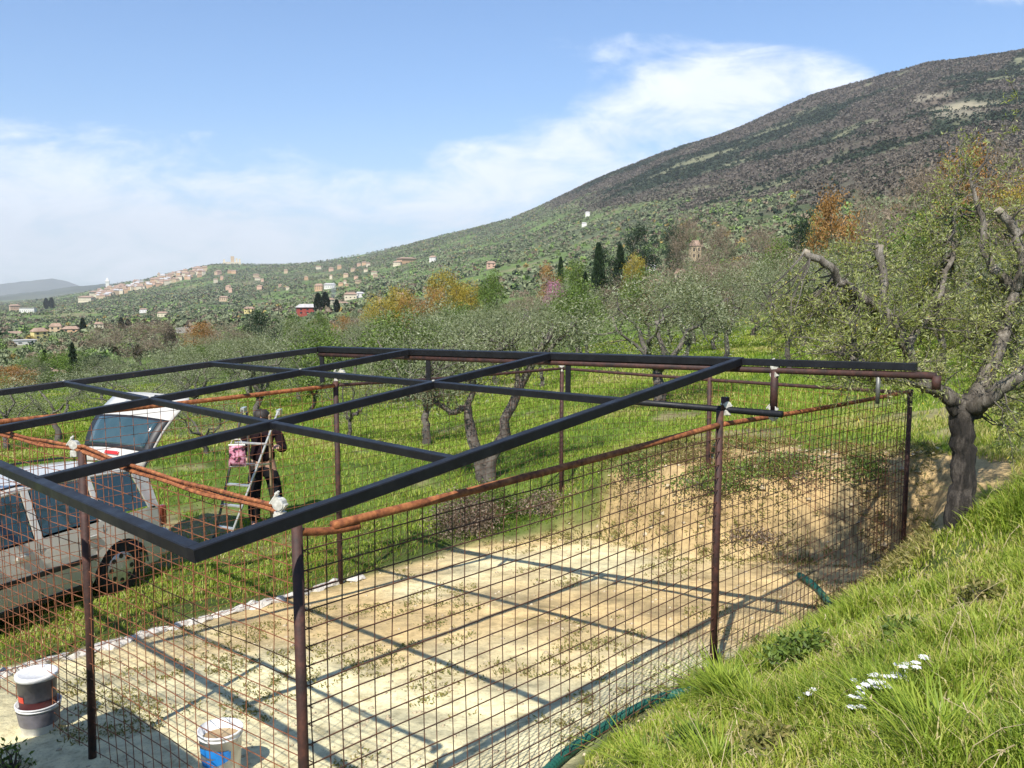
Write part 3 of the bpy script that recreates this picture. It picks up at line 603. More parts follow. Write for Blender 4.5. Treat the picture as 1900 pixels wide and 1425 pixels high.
t_, b_ = stub(1437, sq=False, m='rust_dark', wid=.058)
stub(1630, bot=low(pB)[2]-.19, sq=False, m='alu_dark', wid=.03); stub(1738, bot=low(pB)[2]-.06, sq=False, m='rust_dark', wid=.06)
for p, rz_ in ((t_, .3), (P3(b_, b_[2]), .3), (lowB + ld*.02 + lz*.01, .8), (lowA - ld*.1, .8), (lowA + lz*.03 + ld*.02, .6)):
    rel(coupler(p, rz_, truss, (0, 0, 1) if rz_ != .3 else (1, .3, 0), .85), truss)
tr(MB().tube([lowB + lz*.0, lowB + lz*.10], .034, 12), 'short_post', M['rust_dark'])

# ------------------------------------------------------------------ foliage helpers
def unit(v): return v/np.maximum(np.linalg.norm(v, axis=-1, keepdims=True), 1e-9)
def leaf_arrays(C, D, ln, wd, g):
    """diamond leaves at C pointing along D"""
    n = len(C); D = unit(D); S = unit(np.cross(D, g.normal(size=(n, 3)))); ln = np.broadcast_to(ln, n)[:, None]; wd = np.broadcast_to(wd, n)[:, None]
    V = np.stack([C, C + D*ln*.5 + S*wd*.5, C + D*ln, C + D*ln*.5 - S*wd*.5], 1).reshape(-1, 3)
    return V, np.arange(4*n).reshape(n, 4)
def leaf_mesh(name, C, D, ln, wd, g, v=None):
    V, Fc = leaf_arrays(C, D, ln, wd, g); v = g.random(len(C)) if v is None else v
    return np_mesh(name, V, Fc, {'v': np.repeat(np.clip(v, 0, 1), 4)})
def ball(g, n): p = unit(g.normal(size=(n, 3))); return p*(g.random((n, 1))**(1/3.))
def branch_pts(a, b, n, wob, g):
    a, b = np.array(a, float), np.array(b, float); t = np.linspace(0, 1, n)[:, None]; p = a*(1-t)+b*t
    off = np.cumsum(g.normal(size=(n, 3)), 0)*wob*np.linalg.norm(b-a)/n; off -= off[0]; off = off - t*off[-1]; return p + off
def tree_meshes(kind, seed):
    """returns trunk mesh builder and crown mesh for a tree 1 unit high"""
    g = np.random.default_rng(seed); mb = MB(); random.seed(seed)
    if kind in ('olive', 'round', 'bare'):
        th = {'olive': .26, 'round': .22, 'bare': .25}[kind]*g.uniform(.85, 1.15); r0 = {'olive': .034, 'round': .020, 'bare': .018}[kind]
        lean = g.normal(size=2)*.06; top = np.array([lean[0], lean[1], th])
        mb.tube(branch_pts((0, 0, -.06), top, 7, .35, g), [r0*1.5, r0*1.15, r0, r0*.95, r0*.9, r0*.88, r0*.85], 9, wob=.10)
        nl = int(g.integers(3, 6)); tips = []; lim = []; wid = {'olive': .55, 'round': .34, 'bare': .32}[kind]
        for i in range(nl):
            a = 2*math.pi*(i+g.random()*.5)/nl; rr = wid*g.uniform(.45, .75); hz = g.uniform(.62, .86)
            P = branch_pts(top, (math.cos(a)*rr+lean[0], math.sin(a)*rr+lean[1], hz), 8, .5, g); mb.tube(P, np.linspace(r0*.62, r0*.16, 8), 6, wob=.08); lim += list(P[2:])
        lim = np.array(lim); nc = {'olive': 84, 'round': 80, 'bare': 70}[kind]
        c = ball(g, nc*3); c = c[(np.linalg.norm(c, axis=1) > .45)][:nc]; c = c*np.array([wid, wid, .36 if kind == 'olive' else .42]) + np.array([lean[0], lean[1], .64 if kind == 'olive' else .60])
        c[:, 2] += g.normal(size=len(c))*.03; keep = (fbm(c[:, 0]*6+seed, c[:, 1]*6+c[:, 2]*5, seed) > .40); c = c[keep]
        for p in c[::2]:
            q = lim[np.argmin(np.linalg.norm(lim-p, axis=1))]; mb.tube(branch_pts(q, p, 4, .4, g), [r0*.16, r0*.12, r0*.08, r0*.05], 3, False)
        per = {'olive': 150, 'round': 100, 'bare': 85}[kind]; sig = {'olive': .062, 'round': .06, 'bare': .07}[kind]
        C = np.repeat(c, per, 0) + g.normal(size=(len(c)*per, 3))*sig*np.array([1, 1, .8]); D = g.normal(size=C.shape) + np.array([0, 0, .35 if kind != 'bare' else 1.0])
        cv = np.repeat(g.normal(size=len(c))*.14, per); v = .45 + cv + g.normal(size=len(C))*.20
        ln, wd = {'olive': (.021, .0070), 'round': (.024, .016), 'bare': (.060, .0040)}[kind]
        return mb, leaf_mesh('crown', C, D, ln*g.uniform(.7, 1.3, len(C)), wd, g, v)
    if kind == 'cypress':
        mb.tube([(0, 0, -.03), (0, 0, .5)], [.02, .008], 7); n = 3200; t = g.random(n)**.8; a = g.random(n)*6.283
        rad = .105*np.sin(np.pi*np.clip(t*.86+.13, 0, 1))**.75*(.7+.5*fbm(a*1.2+seed, t*9, seed)); C = np.stack([np.cos(a)*rad, np.sin(a)*rad, .03+t*.95], 1)
        return mb, leaf_mesh('crown', C, np.stack([np.cos(a)*.4, np.sin(a)*.4, np.ones(n)], 1)+g.normal(size=(n, 3))*.25, .05, .022, g, .45+g.normal(size=n)*.22)
    if kind == 'conifer':
        mb.tube([(0, 0, -.03), (0, 0, .92)], [.026, .004], 7); n = 5200; t = g.random(n)**1.3; a = g.random(n)*6.283; lay = .75+.25*np.sin(t*48)
        rad = .30*(1-t)**.8*lay*np.sqrt(g.random(n))*(.75+.5*fbm(a*1.1+seed, t*7, seed)); C = np.stack([np.cos(a)*rad, np.sin(a)*rad, .10+t*.9-rad*.25], 1)
        return mb, leaf_mesh('crown', C, np.stack([np.cos(a), np.sin(a), -.2+0*a], 1)+g.normal(size=(n, 3))*.4, .045, .018, g, .45+g.normal(size=n)*.22)
PROTO = {}
SPEC = {'olive': ('olive', 'olive'), 'yellow': ('round', 'yellow_leaf'), 'orange': ('round', 'orange_leaf'), 'brown': ('bare', 'brown_leaf'), 'green': ('round', 'green_leaf'),
        'dark': ('round', 'dark_leaf'), 'pink': ('round', 'pink_leaf'), 'cypress': ('cypress', 'dark_leaf'), 'conifer': ('conifer', 'dark_leaf')}
NAMES = {'olive': 'olive_tree', 'yellow': 'yellow_tree', 'orange': 'orange_tree', 'brown': 'bare_tree', 'green': 'green_tree', 'dark': 'evergreen_tree', 'pink': 'blossom_tree', 'cypress': 'cypress_tree', 'conifer': 'conifer_tree'}
CAT = {'olive': 'olive tree', 'cypress': 'cypress', 'conifer': 'conifer'}
def tree(kind, x, y, H, Wd, label, group=None, var=None, rz=None, sink=.0):
    var = int(rng.integers(0, 4 if kind == 'olive' else 2)) if var is None else var; key = (kind, var)
    if key not in PROTO:
        k, lm = SPEC[kind]; mb, cm = tree_meshes(k, 100+hash_(kind)+var*7)
        t = bpy.data.meshes.new('trunk'); t.from_pydata(mb.v, [], mb.f); t.polygons.foreach_set('use_smooth', [True]*len(t.polygons)); t.materials.append(M['bark_far']); cm.materials.append(M[lm]); PROTO[key] = (t, cm)
    t, cm = PROTO[key]; base = {'olive': 1.1, 'round': .70, 'bare': .66, 'cypress': .2, 'conifer': .55}[SPEC[kind][0]]
    root = empty(NAMES[kind], (x, y, gz(x, y)-sink), rng.random()*6.28 if rz is None else rz, label, CAT.get(kind, 'tree'), group)
    root.scale = (Wd/base, Wd/base, H)
    for n_, me in (('trunk', t), ('crown', cm)):
        o = bpy.data.objects.new(n_, me); COL.objects.link(o); o.parent = root
    return root
def hash_(s_): return sum(ord(c)*(i+3) for i, c in enumerate(s_)) % 97
def tree_px(kind, px, r, ytop, wpx, label, group=None, **kw):
    x, y = pos(px, r); g0 = gz(x, y); H = max(1.2, tan_el(px, ytop)*r - g0); return tree(kind, x, y, H, wpx/F*r, label, group, **kw)

# ------------------------------------------------------------------ houses
HC = []
def house(px, r, yb, wpx, hpx, wall='tan', roof='roof_tile', label='', group=None, rot=None, flat=False, name='house', depth=1.0, towers=False, wins=True):
    t_ = tan_el(px, yb); rs = np.exp(np.linspace(math.log(r*.55), math.log(r*1.9), 160)); sa, ca = math.sin(azim(px)), math.cos(azim(px))
    el = height(sa*rs, ca*rs)/rs; ok = np.nonzero(el > t_)[0]
    if len(ok): r = rs[ok[0]]
    HC.append((px, r, wpx, yb))
    x, y = pos(px, r); z = gz(x, y) + r*.0006; w = wpx/F*r; h = hpx/F*r; root = empty(name, (x, y, z), -azim(px) + (rng.uniform(-.5, .5) if rot is None else rot), label, 'house' if name == 'house' else name.replace('_', ' '), group)
    d = w*.65*depth; b0 = -2-r*.002
    MB().box((0, 0, (h*.72+b0)/2), (w, d, h*.72-b0)).build('wall', M['wall_'+wall], root)
    if flat: MB().box((0, 0, h*.76), (w*1.06, d*1.08, h*.08)).build('roof', M[roof], root)
    else:
        e = .06*w; hw, hd = w/2+e, d/2+e
        MB().add([(-hw, -hd, h*.70), (hw, -hd, h*.70), (hw, hd, h*.70), (-hw, hd, h*.70), (-hw*.62, 0, h), (hw*.62, 0, h)], [[0, 1, 5, 4], [2, 3, 4, 5], [1, 2, 5], [3, 0, 4], [0, 3, 2, 1]]).build('roof', M[roof], root)
    if wins and wpx > 11:
        k = max(2, int(w/3.2))
        for i in range(k):
            for j in range(2 if hpx/wpx > .55 else 1):
                MB().box((-w/2 + w*(i+.5)/k, -d/2-.03, h*(.2+.3*j)+.2), (w/k*.32, .10, h*.16)).build('window', M['window'], root)
    return root
H1 = [(568, 520, 586, 34, 20, 'red', 'roof_grey', 'dark red house with pale grey roof on the left slope'), (68, 520, 632, 22, 20, 'yellow', 'roof_tile', 'pale yellow house with a low gable at the far left'), (38, 500, 640, 34, 9, 'white', 'roof_grey', 'long low white shed left of the yellow house'),
 (128, 560, 624, 24, 15, 'orange', 'roof_tile', 'bright orange house on the left slope'), (100, 580, 622, 18, 18, 'tan', 'roof_tile', 'tan house left of the orange one'), (16, 560, 630, 34, 12, 'pink', 'roof_tile', 'pinkish house with a long tiled roof at the left edge'),
 (344, 400, 618, 30, 10, 'grey', 'roof_grey', 'house with flat pale roof left of the orange tree'), (56, 100, 712, 62, 24, 'tan', 'roof_tile', 'large tan house with tiled roof behind the left beam'), (108, 96, 706, 16, 16, 'cream', 'roof_tile', 'small cream annex beside the large tan house'),
 (180, 420, 612, 14, 12, 'cream', 'roof_tile', 'small cream house left of two cypresses'), (462, 900, 582, 18, 11, 'yellow', 'roof_tile', 'yellow house in the middle of the left slope'), (415, 1500, 560, 14, 8, 'tan', 'roof_tile', 'tan house above the yellow one'),
 (592, 1300, 540, 14, 12, 'orange', 'roof_tile', 'orange house beside the smoke'), (612, 1400, 536, 20, 9, 'white', 'roof_grey', 'white house right of the smoke'), (650, 700, 556, 22, 12, 'cream', 'roof_tile', 'cream house left of the yellow trees'),
 (668, 900, 552, 14, 9, 'white', 'roof_grey', 'white house behind the cream one'), (612, 480, 566, 14, 12, 'cream', 'roof_tile', 'small cream house between cypresses'), (634, 470, 570, 22, 9, 'white', 'roof_tile', 'low white house right of the slim cypress'),
 (742, 300, 556, 18, 12, 'cream', 'roof_tile', 'cream house behind the yellow trees'), (755, 2000, 488, 30, 9, 'orange', 'roof_tile', 'long salmon house on the upper slope'), (738, 1900, 494, 14, 8, 'cream', 'roof_tile', 'cream house left of the long salmon house'),
 (804, 1500, 486, 12, 10, 'white', 'roof_tile', 'white house above the yellow trees'), (911, 900, 498, 16, 12, 'pink', 'roof_tile', 'pinkish house left of the round orange tree'), (1093, 190, 512, 12, 26, 'cream', 'roof_tile', 'narrow cream tower house beside the evergreen'),
 (1213, 170, 490, 46, 32, 'orange', 'roof_tile', 'big salmon villa with tiled roof on the right slope'), (1205, 330, 440, 22, 12, 'white', 'roof_grey', 'white house above the salmon villa'), (1262, 190, 478, 20, 30, 'cream', 'roof_tile', 'cream house right of the salmon villa'),
 (1288, 185, 484, 18, 36, 'tan', 'roof_tile', 'tall tan house behind bare trees'), (1310, 210, 455, 44, 14, 'pink', 'roof_tile', 'long pinkish house above the tan one'), (1089, 1100, 402, 8, 8, 'white', 'roof_grey', 'white hut up the mountain slope'), (1083, 900, 420, 9, 6, 'white', 'roof_grey', 'lower white hut on the mountain slope'),
 (300, 900, 588, 16, 8, 'cream', 'roof_tile', 'cream house above the bare trees'), (160, 3000, 560, 22, 9, 'cream', 'roof_tile', 'cream farm below the church tower'), (50, 2600, 580, 22, 8, 'white', 'roof_grey', 'white works at the far left'), (25, 2800, 575, 14, 8, 'pink', 'roof_tile', 'pinkish works at the far left edge'), (265, 1900, 580, 12, 6, 'white', 'roof_tile', 'white farmhouse below the town')]
for px, r, yb, w, h, wl, rf, lab in H1: house(px, r, yb, w, h, wl, rf, lab, flat=(lab.startswith(('long low', 'white works')) or 'flat pale' in lab))
G_T = 'houses of the hill town'; tl = {'tan': 'tan stone house packed in the distant hill town', 'cream': 'cream house packed in the distant hill town', 'pink': 'pinkish house packed in the distant hill town', 'orange': 'orange-toned house packed in the distant hill town'}
for i in range(120):
    t = rng.random(); px = 178 + t*205; ybase = 548 - t*47 + rng.uniform(-2, 9+4*t); w = rng.uniform(5, 11); wl = ['tan', 'cream', 'cream', 'pink', 'orange', 'tan'][int(rng.integers(0, 6))]
    r = 4300 + (ybase-500)*-9 + rng.uniform(-60, 60) ; house(px, r, ybase, w, rng.uniform(5, 8.5), wl, 'roof_tile' if rng.random() < .75 else 'roof_grey', tl[wl], G_T, wins=False)
for i in range(34):
    px = rng.uniform(385, 700); ybase = rng.uniform(500, 545) - (px-385)*.035; wl = ['cream', 'pink', 'tan', 'orange'][int(rng.integers(0, 4))]
    house(px, rng.uniform(1800, 3800), ybase, rng.uniform(5, 10), rng.uniform(4.5, 7), wl, 'roof_tile', wl+' house scattered on the hillside below the castle', 'houses scattered below the castle', wins=False)
for px, r, yb, w, yt, k, lab, nm in ((200, 4250, 547, 5.5, 519, 'white', 'slim white bell tower at the left end of the hill town', 'bell_tower'), (296, 4350, 522, 5, 507, 'cream', 'square tower in the middle of the hill town', 'tower'), (357, 4400, 512, 4.5, 497, 'cream', 'slim tower at the upper end of the hill town', 'tower')):
    x, y = pos(px, r); h = (yb-yt)/F*r; ww = w/F*r; z = tan_el(px, yb)*r; root = empty(nm, (x, y, z), .3, lab, 'tower')
    MB().box((0, 0, h*.35), (ww, ww, h*.9)).build('shaft', M['wall_'+k], root); MB().box((0, 0, h*.80), (ww*1.25, ww*1.25, h*.04)).build('cornice', M['wall_'+k], root)
    MB().add([(-ww/2, -ww/2, h*.82), (ww/2, -ww/2, h*.82), (ww/2, ww/2, h*.82), (-ww/2, ww/2, h*.82), (0, 0, h*1.05)], [[0, 1, 4], [1, 2, 4], [2, 3, 4], [3, 0, 4], [0, 3, 2, 1]]).build('roof', M['wall_white' if k == 'white' else 'roof_tile'], root)
# monastery below the tower and the castle on the summit
house(182, 4200, 549, 26, 7, 'cream', 'roof_tile', 'long cream monastery wing below the white bell tower', name='monastery', rot=.1, wins=False)
x, y = pos(432, 4450); sc_ = 4450/F; cz = tan_el(432, 491)*4450; cas = empty('castle', (x, y, cz), -azim(432), 'ruined pale castle with a keep on the summit above the town', 'castle')
MB().box((0, 0, 1*sc_), (30*sc_, 12*sc_, 7*sc_)).build('curtain_wall', M['wall_cream'], cas)
MB().box((1*sc_, 0, 7*sc_), (6*sc_, 6*sc_, 15*sc_)).build('keep', M['wall_tan'], cas)
for q, hh in ((-13, 9), (13, 10), (8, 11)): MB().box((q*sc_, 0, hh/2*sc_), (3*sc_, 3*sc_, hh*sc_)).build('corner_tower', M['wall_cream'], cas)

# ------------------------------------------------------------------ trees of the grove and the slope, one by one
G_O = 'olive trees of the grove'
near_olives = [
 (1212, 20.5, 512, 350, 'broad old olive with a thick leaning trunk behind the raised beam', 0), (782, 21.5, 568, 250, 'grey olive whose upright trunk stands left of the forked olive', 1),
 (640, 23, 668, 130, 'small half-bare olive by the far rail clamp', 2), (1345, 33, 500, 150, 'olive with two slim dark trunks on the bright green slope', 1),
 (1270, 31, 505, 130, 'olive just left of the one with two slim trunks', 3), (1470, 26, 470, 170, 'olive showing beyond the left side of the large near olive', 2),
 (1600, 24, 455, 190, 'olive standing behind the cut limb of the large near olive', 0), (1760, 24, 420, 200, 'olive seen through the crown of the large near olive', 3),
 (1880, 19, 470, 240, 'olive at the right edge behind the large near olive', 1), (555, 42, 592, 110, 'olive just beyond the far left corner of the black frame', 0),
 (455, 44, 615, 120, 'olive left of the far corner of the black frame', 3), (355, 34, 640, 150, 'olive beyond the frame above the ladder', 1),
 (215, 27, 680, 190, 'olive directly behind the raised tailgate', 2), (90, 25, 690, 170, 'olive left of the raised tailgate above the long beam', 0),
 (-10, 23, 700, 150, 'olive at the left edge above the car roof', 3), (372, 18.5, 738, 150, 'low brownish olive between the tailgate and the ladder', 2),
 (700, 47, 580, 110, 'olive below the leftmost yellow tree', 1), (830, 52, 575, 110, 'olive below the tallest yellow tree', 2), (925, 40, 565, 130, 'olive right above the joint of two cross beams', 0),
 (1010, 33, 560, 130, 'olive left of the broad old olive with a leaning trunk', 3), (1085, 44, 540, 120, 'olive half hidden by the broad old olive', 1)]
for px, r, yt, w, lab, v in near_olives: tree_px('olive', px, r, yt, w, lab, G_O, var=v)
G_S = 'trees on the slope beyond the grove'
singles = [
 ('yellow', 700, 118, 548, 62, 'low yellow-green tree, leftmost of the yellow group'), ('yellow', 742, 122, 530, 64, 'yellow tree in front of the pale house'), ('orange', 765, 118, 545, 50, 'small orange tree among the yellow trees'),
 ('yellow', 828, 128, 500, 66, 'tallest yellow tree in the middle of the slope'), ('yellow', 872, 126, 520, 60, 'yellow tree right of the tallest yellow tree'), ('orange', 806, 120, 530, 48, 'orange-tinged tree at the foot of the tallest yellow tree'),
 ('green', 915, 120, 505, 60, 'olive-green tree right of the yellow group'), ('orange', 365, 145, 603, 66, 'orange tree on the left slope beside a dark cypress'), ('orange', 1018, 150, 487, 46, 'round orange tree on the middle slope above the pink one'),
 ('pink', 1026, 96, 521, 48, 'pink blossoming tree on the middle slope'), ('green', 1062, 140, 480, 60, 'pale green tree right of the round orange tree'), ('orange', 1548, 62, 372, 92, 'rust-orange tree left of the large near olive crown'), ('yellow', 1512, 66, 400, 46, 'yellow tree between the dark evergreen and the rust-orange tree'),
 ('dark', 1492, 56, 405, 60, 'dark evergreen above the cut end of the near olive limb'), ('dark', 490, 100, 577, 66, 'dark evergreen left of the red house'), ('dark', 455, 96, 603, 40, 'lower dark evergreen at the left of the bigger one'),
 ('dark', 1130, 132, 462, 66, 'dark evergreen beside the tan villa'), ('cypress', 1110, 130, 452, 20, 'cypress at the left of the dark evergreen near the villa'), ('cypress', 1150, 134, 456, 20, 'cypress at the right of the dark evergreen near the villa'),
 ('conifer', 1086, 110, 505, 36, 'small dark conifer right of the pink tree'), ('cypress', 1040, 160, 478, 12, 'cypress touching the round orange tree'), ('cypress', 312, 230, 606, 16, 'lone dark cypress left of the orange tree on the left slope'),
 ('conifer', 128, 92, 636, 30, 'dark conifer, tallest at the lower left'), ('conifer', 76, 88, 650, 28, 'dark conifer above the tan tiled roof'), ('cypress', 208, 160, 643, 12, 'cypress in the garden at the lower left'), ('cypress', 250, 160, 640, 12, 'cypress right of the garden cypress'),
 ('dark', 165, 96, 657, 52, 'wide dark evergreen clump at the lower left'), ('cypress', 222, 640, 589, 9, 'first of two small cypresses on the left slope'), ('cypress', 234, 645, 592, 9, 'second of two small cypresses on the left slope'),
 ('cypress', 150, 560, 590, 9, 'small cypress above the orange house'), ('cypress', 84, 2300, 553, 7, 'left tiny cypress on the ridge at the far left'), ('cypress', 94, 2300, 552, 7, 'right tiny cypress on the ridge at the far left'),
 ('cypress', 590, 560, 544, 14, 'cypress just right of the red house roof'), ('cypress', 603, 565, 542, 14, 'tallest cypress right of the red house'), ('cypress', 624, 520, 556, 10, 'slim cypress between two pale houses'),
 ('green', 548, 104, 585, 44, 'light green tree below the red house'), ('green', 590, 108, 582, 40, 'light green tree right below the red house'), ('orange', 632, 104, 592, 46, 'tawny tree right below the red house'), ('orange', 12, 64, 682, 70, 'orange tree at the left edge'),
 ('green', 60, 84, 655, 80, 'bright green tree at the lower left'), ('green', 125, 110, 650, 70, 'bright green tree behind the tall conifer'), ('brown', 255, 150, 600, 80, 'wide bare brown tree left of the lone cypress'), ('brown', 295, 140, 598, 70, 'bare brown tree touching the lone cypress'),
 ('brown', 190, 200, 600, 60, 'bare brown tree above the small garden'), ('brown', 410, 110, 600, 80, 'greyish bare tree right of the orange tree'), ('brown', 1282, 110, 408, 70, 'bare tree above the tan villa'), ('brown', 1330, 100, 420, 66, 'bare tree right of the villa'),
 ('brown', 1400, 92, 425, 80, 'reddish bare tree left of the dark evergreen'), ('dark', 1190, 190, 420, 70, 'bluish evergreen up the slope behind the villa'), ('dark', 1260, 210, 412, 50, 'evergreen above the ruined wall'), ('yellow', 1180, 120, 470, 40, 'yellow tree left of the tan villa'),
 ('brown', 1640, 72, 372, 110, 'brown wood tree behind the near olive'), ('brown', 1720, 80, 318, 120, 'brown tree high on the right slope'), ('orange', 1790, 84, 290, 110, 'orange-brown tree high on the right slope'), ('brown', 1850, 78, 285, 120, 'brown tree near the right edge'),
 ('yellow', 1885, 66, 330, 90, 'ochre tree at the right edge'), ('orange', 1940, 72, 300, 110, 'orange tree cut by the right edge'), ('orange', 1750, 66, 385, 90, 'tawny tree behind the crown of the near olive'), ('brown', 1590, 90, 362, 70, 'brown tree beyond the rust-orange tree'),
 ('green', 1440, 60, 440, 60, 'green tree left of the dark evergreen with the cut limb')]
for k, px, r, yt, w, lab in singles: tree_px(k, px, r, yt, w, lab, G_S)
fill_lab = {'olive': 'grey-green olive in the wooded belt beyond the grove', 'brown': 'bare brown tree in the wooded belt beyond the grove', 'green': 'fresh green tree in the wooded belt beyond the grove'}
cnt = 0; placed = [pos(px, r) for _, px, r, *_ in singles] + [pos(a[0], a[1]) for a in near_olives]
tries = 0
while cnt < 185 and tries < 6000:
    tries += 1
    px = rng.uniform(-60, 1990); r = rng.uniform(34, 190) if rng.random() < .8 else rng.uniform(30, 70); x, y = pos(px, r)
    if min(math.hypot(x-a, y-b) for a, b in placed) < (3.6 if r < 80 else 5): continue
    if r < 60 and 380 < px < 460: continue
    if any(abs(px-hp_) < hw_*.5+18 and r < hr_ and hr_ < 600 for hp_, hr_, hw_, _ in HC) and r > 70: continue
    right = px > 1250
    k = rng.choice(['olive', 'brown', 'green'], p=[.42, .46, .12] if right else [.74, .14, .12]); H = rng.uniform(3.2, 4.8)*(1.25 if k != 'olive' else 1)
    ymin = np.interp(px, [-60, 300, 450, 650, 900, 1100, 1400, 1600, 1900], [668, 648, 612, 585, 560, 515, 475, 400, 330]) + rng.uniform(0, 25); Hm = tan_el(px, ymin)*r - gz(x, y)
    if Hm < 2.2: continue
    H = min(H, Hm); placed.append((x, y))
    tree(str(k), x, y, H, H*rng.uniform(1.0, 1.3)*(1 if k == 'olive' else .75), fill_lab[str(k)], 'trees of the wooded belt: '+str(k)); cnt += 1

# far woods, too many to count: one mass
def woodland():
    out_v = []; out_f = []; out_c = []; nv = 0
    for (r0, r1, n, nq, size) in ((110, 420, 2300, 150, 3.0), (380, 1300, 9000, 22, 4.2), (1200, 3600, 75000, 8, 5.6), (3300, 5600, 9000, 8, 8)):
        g = np.random.default_rng(int(r0)); m = n*3; r = np.sqrt(g.random(m)*(r1*r1-r0*r0)+r0*r0); px = g.uniform(-80, 1990, m) if r0 < 3000 else g.uniform(-80, 900, m)
        a = np.arctan((px-950)/F); x = np.sin(a)*r; y = np.cos(a)*r; z = height(x, y); c, dens, kind = far_mask(x, y, z)
        if r0 < 300: dens = np.maximum(dens, .5)
        k = g.random(m) < dens
        for hp_, hr_, hw_, _ in HC: k &= ~((np.abs(px-hp_) < hw_*.5+2) & (r < hr_+12) & (r > hr_*(.78 if hr_ < 1300 else .965)))
        x, y, z, c, kind = x[k][:n], y[k][:n], z[k][:n], c[k][:n], kind[k][:n]; n_ = len(x)
        pal = np.array([[.112, .096, .076], [.028, .042, .025], [.15, .17, .095]])[kind]; u = g.random(n_)
        low = kind == 2
        for p0, p1, cc in ((.0, .15, (.17, .135, .095)), (.15, .23, (.035, .058, .028)), (.23, .34, (.14, .20, .06)), (.36, .38, (.24, .18, .06))):
            s_ = low & (u >= p0) & (u < p1); pal[s_] = cc
        s_ = (~low) & (u < .10) & (kind == 0); pal[s_] = (.035, .05, .028)
        pal = pal*1.25*g.uniform(.8, 1.2, (n_, 1)); H = size*g.uniform(.7, 1.3, n_)
        b = unit(g.normal(size=(n_, nq, 3))); b[..., 2] = np.abs(b[..., 2]); C = np.stack([x, y, z], 1)[:, None] + b*np.array([.55, .55, .62])*H[:, None, None]*g.uniform(.6, 1, (n_, nq, 1)) + np.array([0, 0, .12])*H[:, None, None]
        C = C.reshape(-1, 3); hh = np.repeat(H, nq); fl = .45 if r0 > 1000 else 1.; D = unit(g.normal(size=C.shape)*np.array([1, 1, fl])); S = unit(np.cross(D, g.normal(size=C.shape)*np.array([fl, fl, 1]))); q = (hh*(.085 if nq > 60 else .30))[:, None]
        V = np.stack([C-D*q, C+S*q*.7, C+D*q, C-S*q*.7], 1).reshape(-1, 3)
        out_v.append(V); out_f.append(np.arange(len(V)).reshape(-1, 4)+nv); nv += len(V); out_c.append(np.repeat(np.repeat(pal, nq, 0)*g.uniform(.8, 1.2, (len(C), 1)), 4, 0))
    me = np_mesh('woodland', np.vstack(out_v), np.vstack(out_f), {'col': np.vstack(out_c)})
    def b(t, L):
        ca = N(t, 'ShaderNodeAttribute', attribute_name='col'); p = N(t, 'ShaderNodeBsdfPrincipled'); L(ca.outputs['Color'], p.inputs['Base Color'])
        p.inputs['Roughness'].default_value = .9; p.inputs['Specular IOR Level'].default_value = .1; return p.outputs[0]
    tag(link('woodland', me, mat('far_foliage', b)), 'wooded and olive covered hillsides up to the mountain', 'woodland', kind='stuff')
woodland()

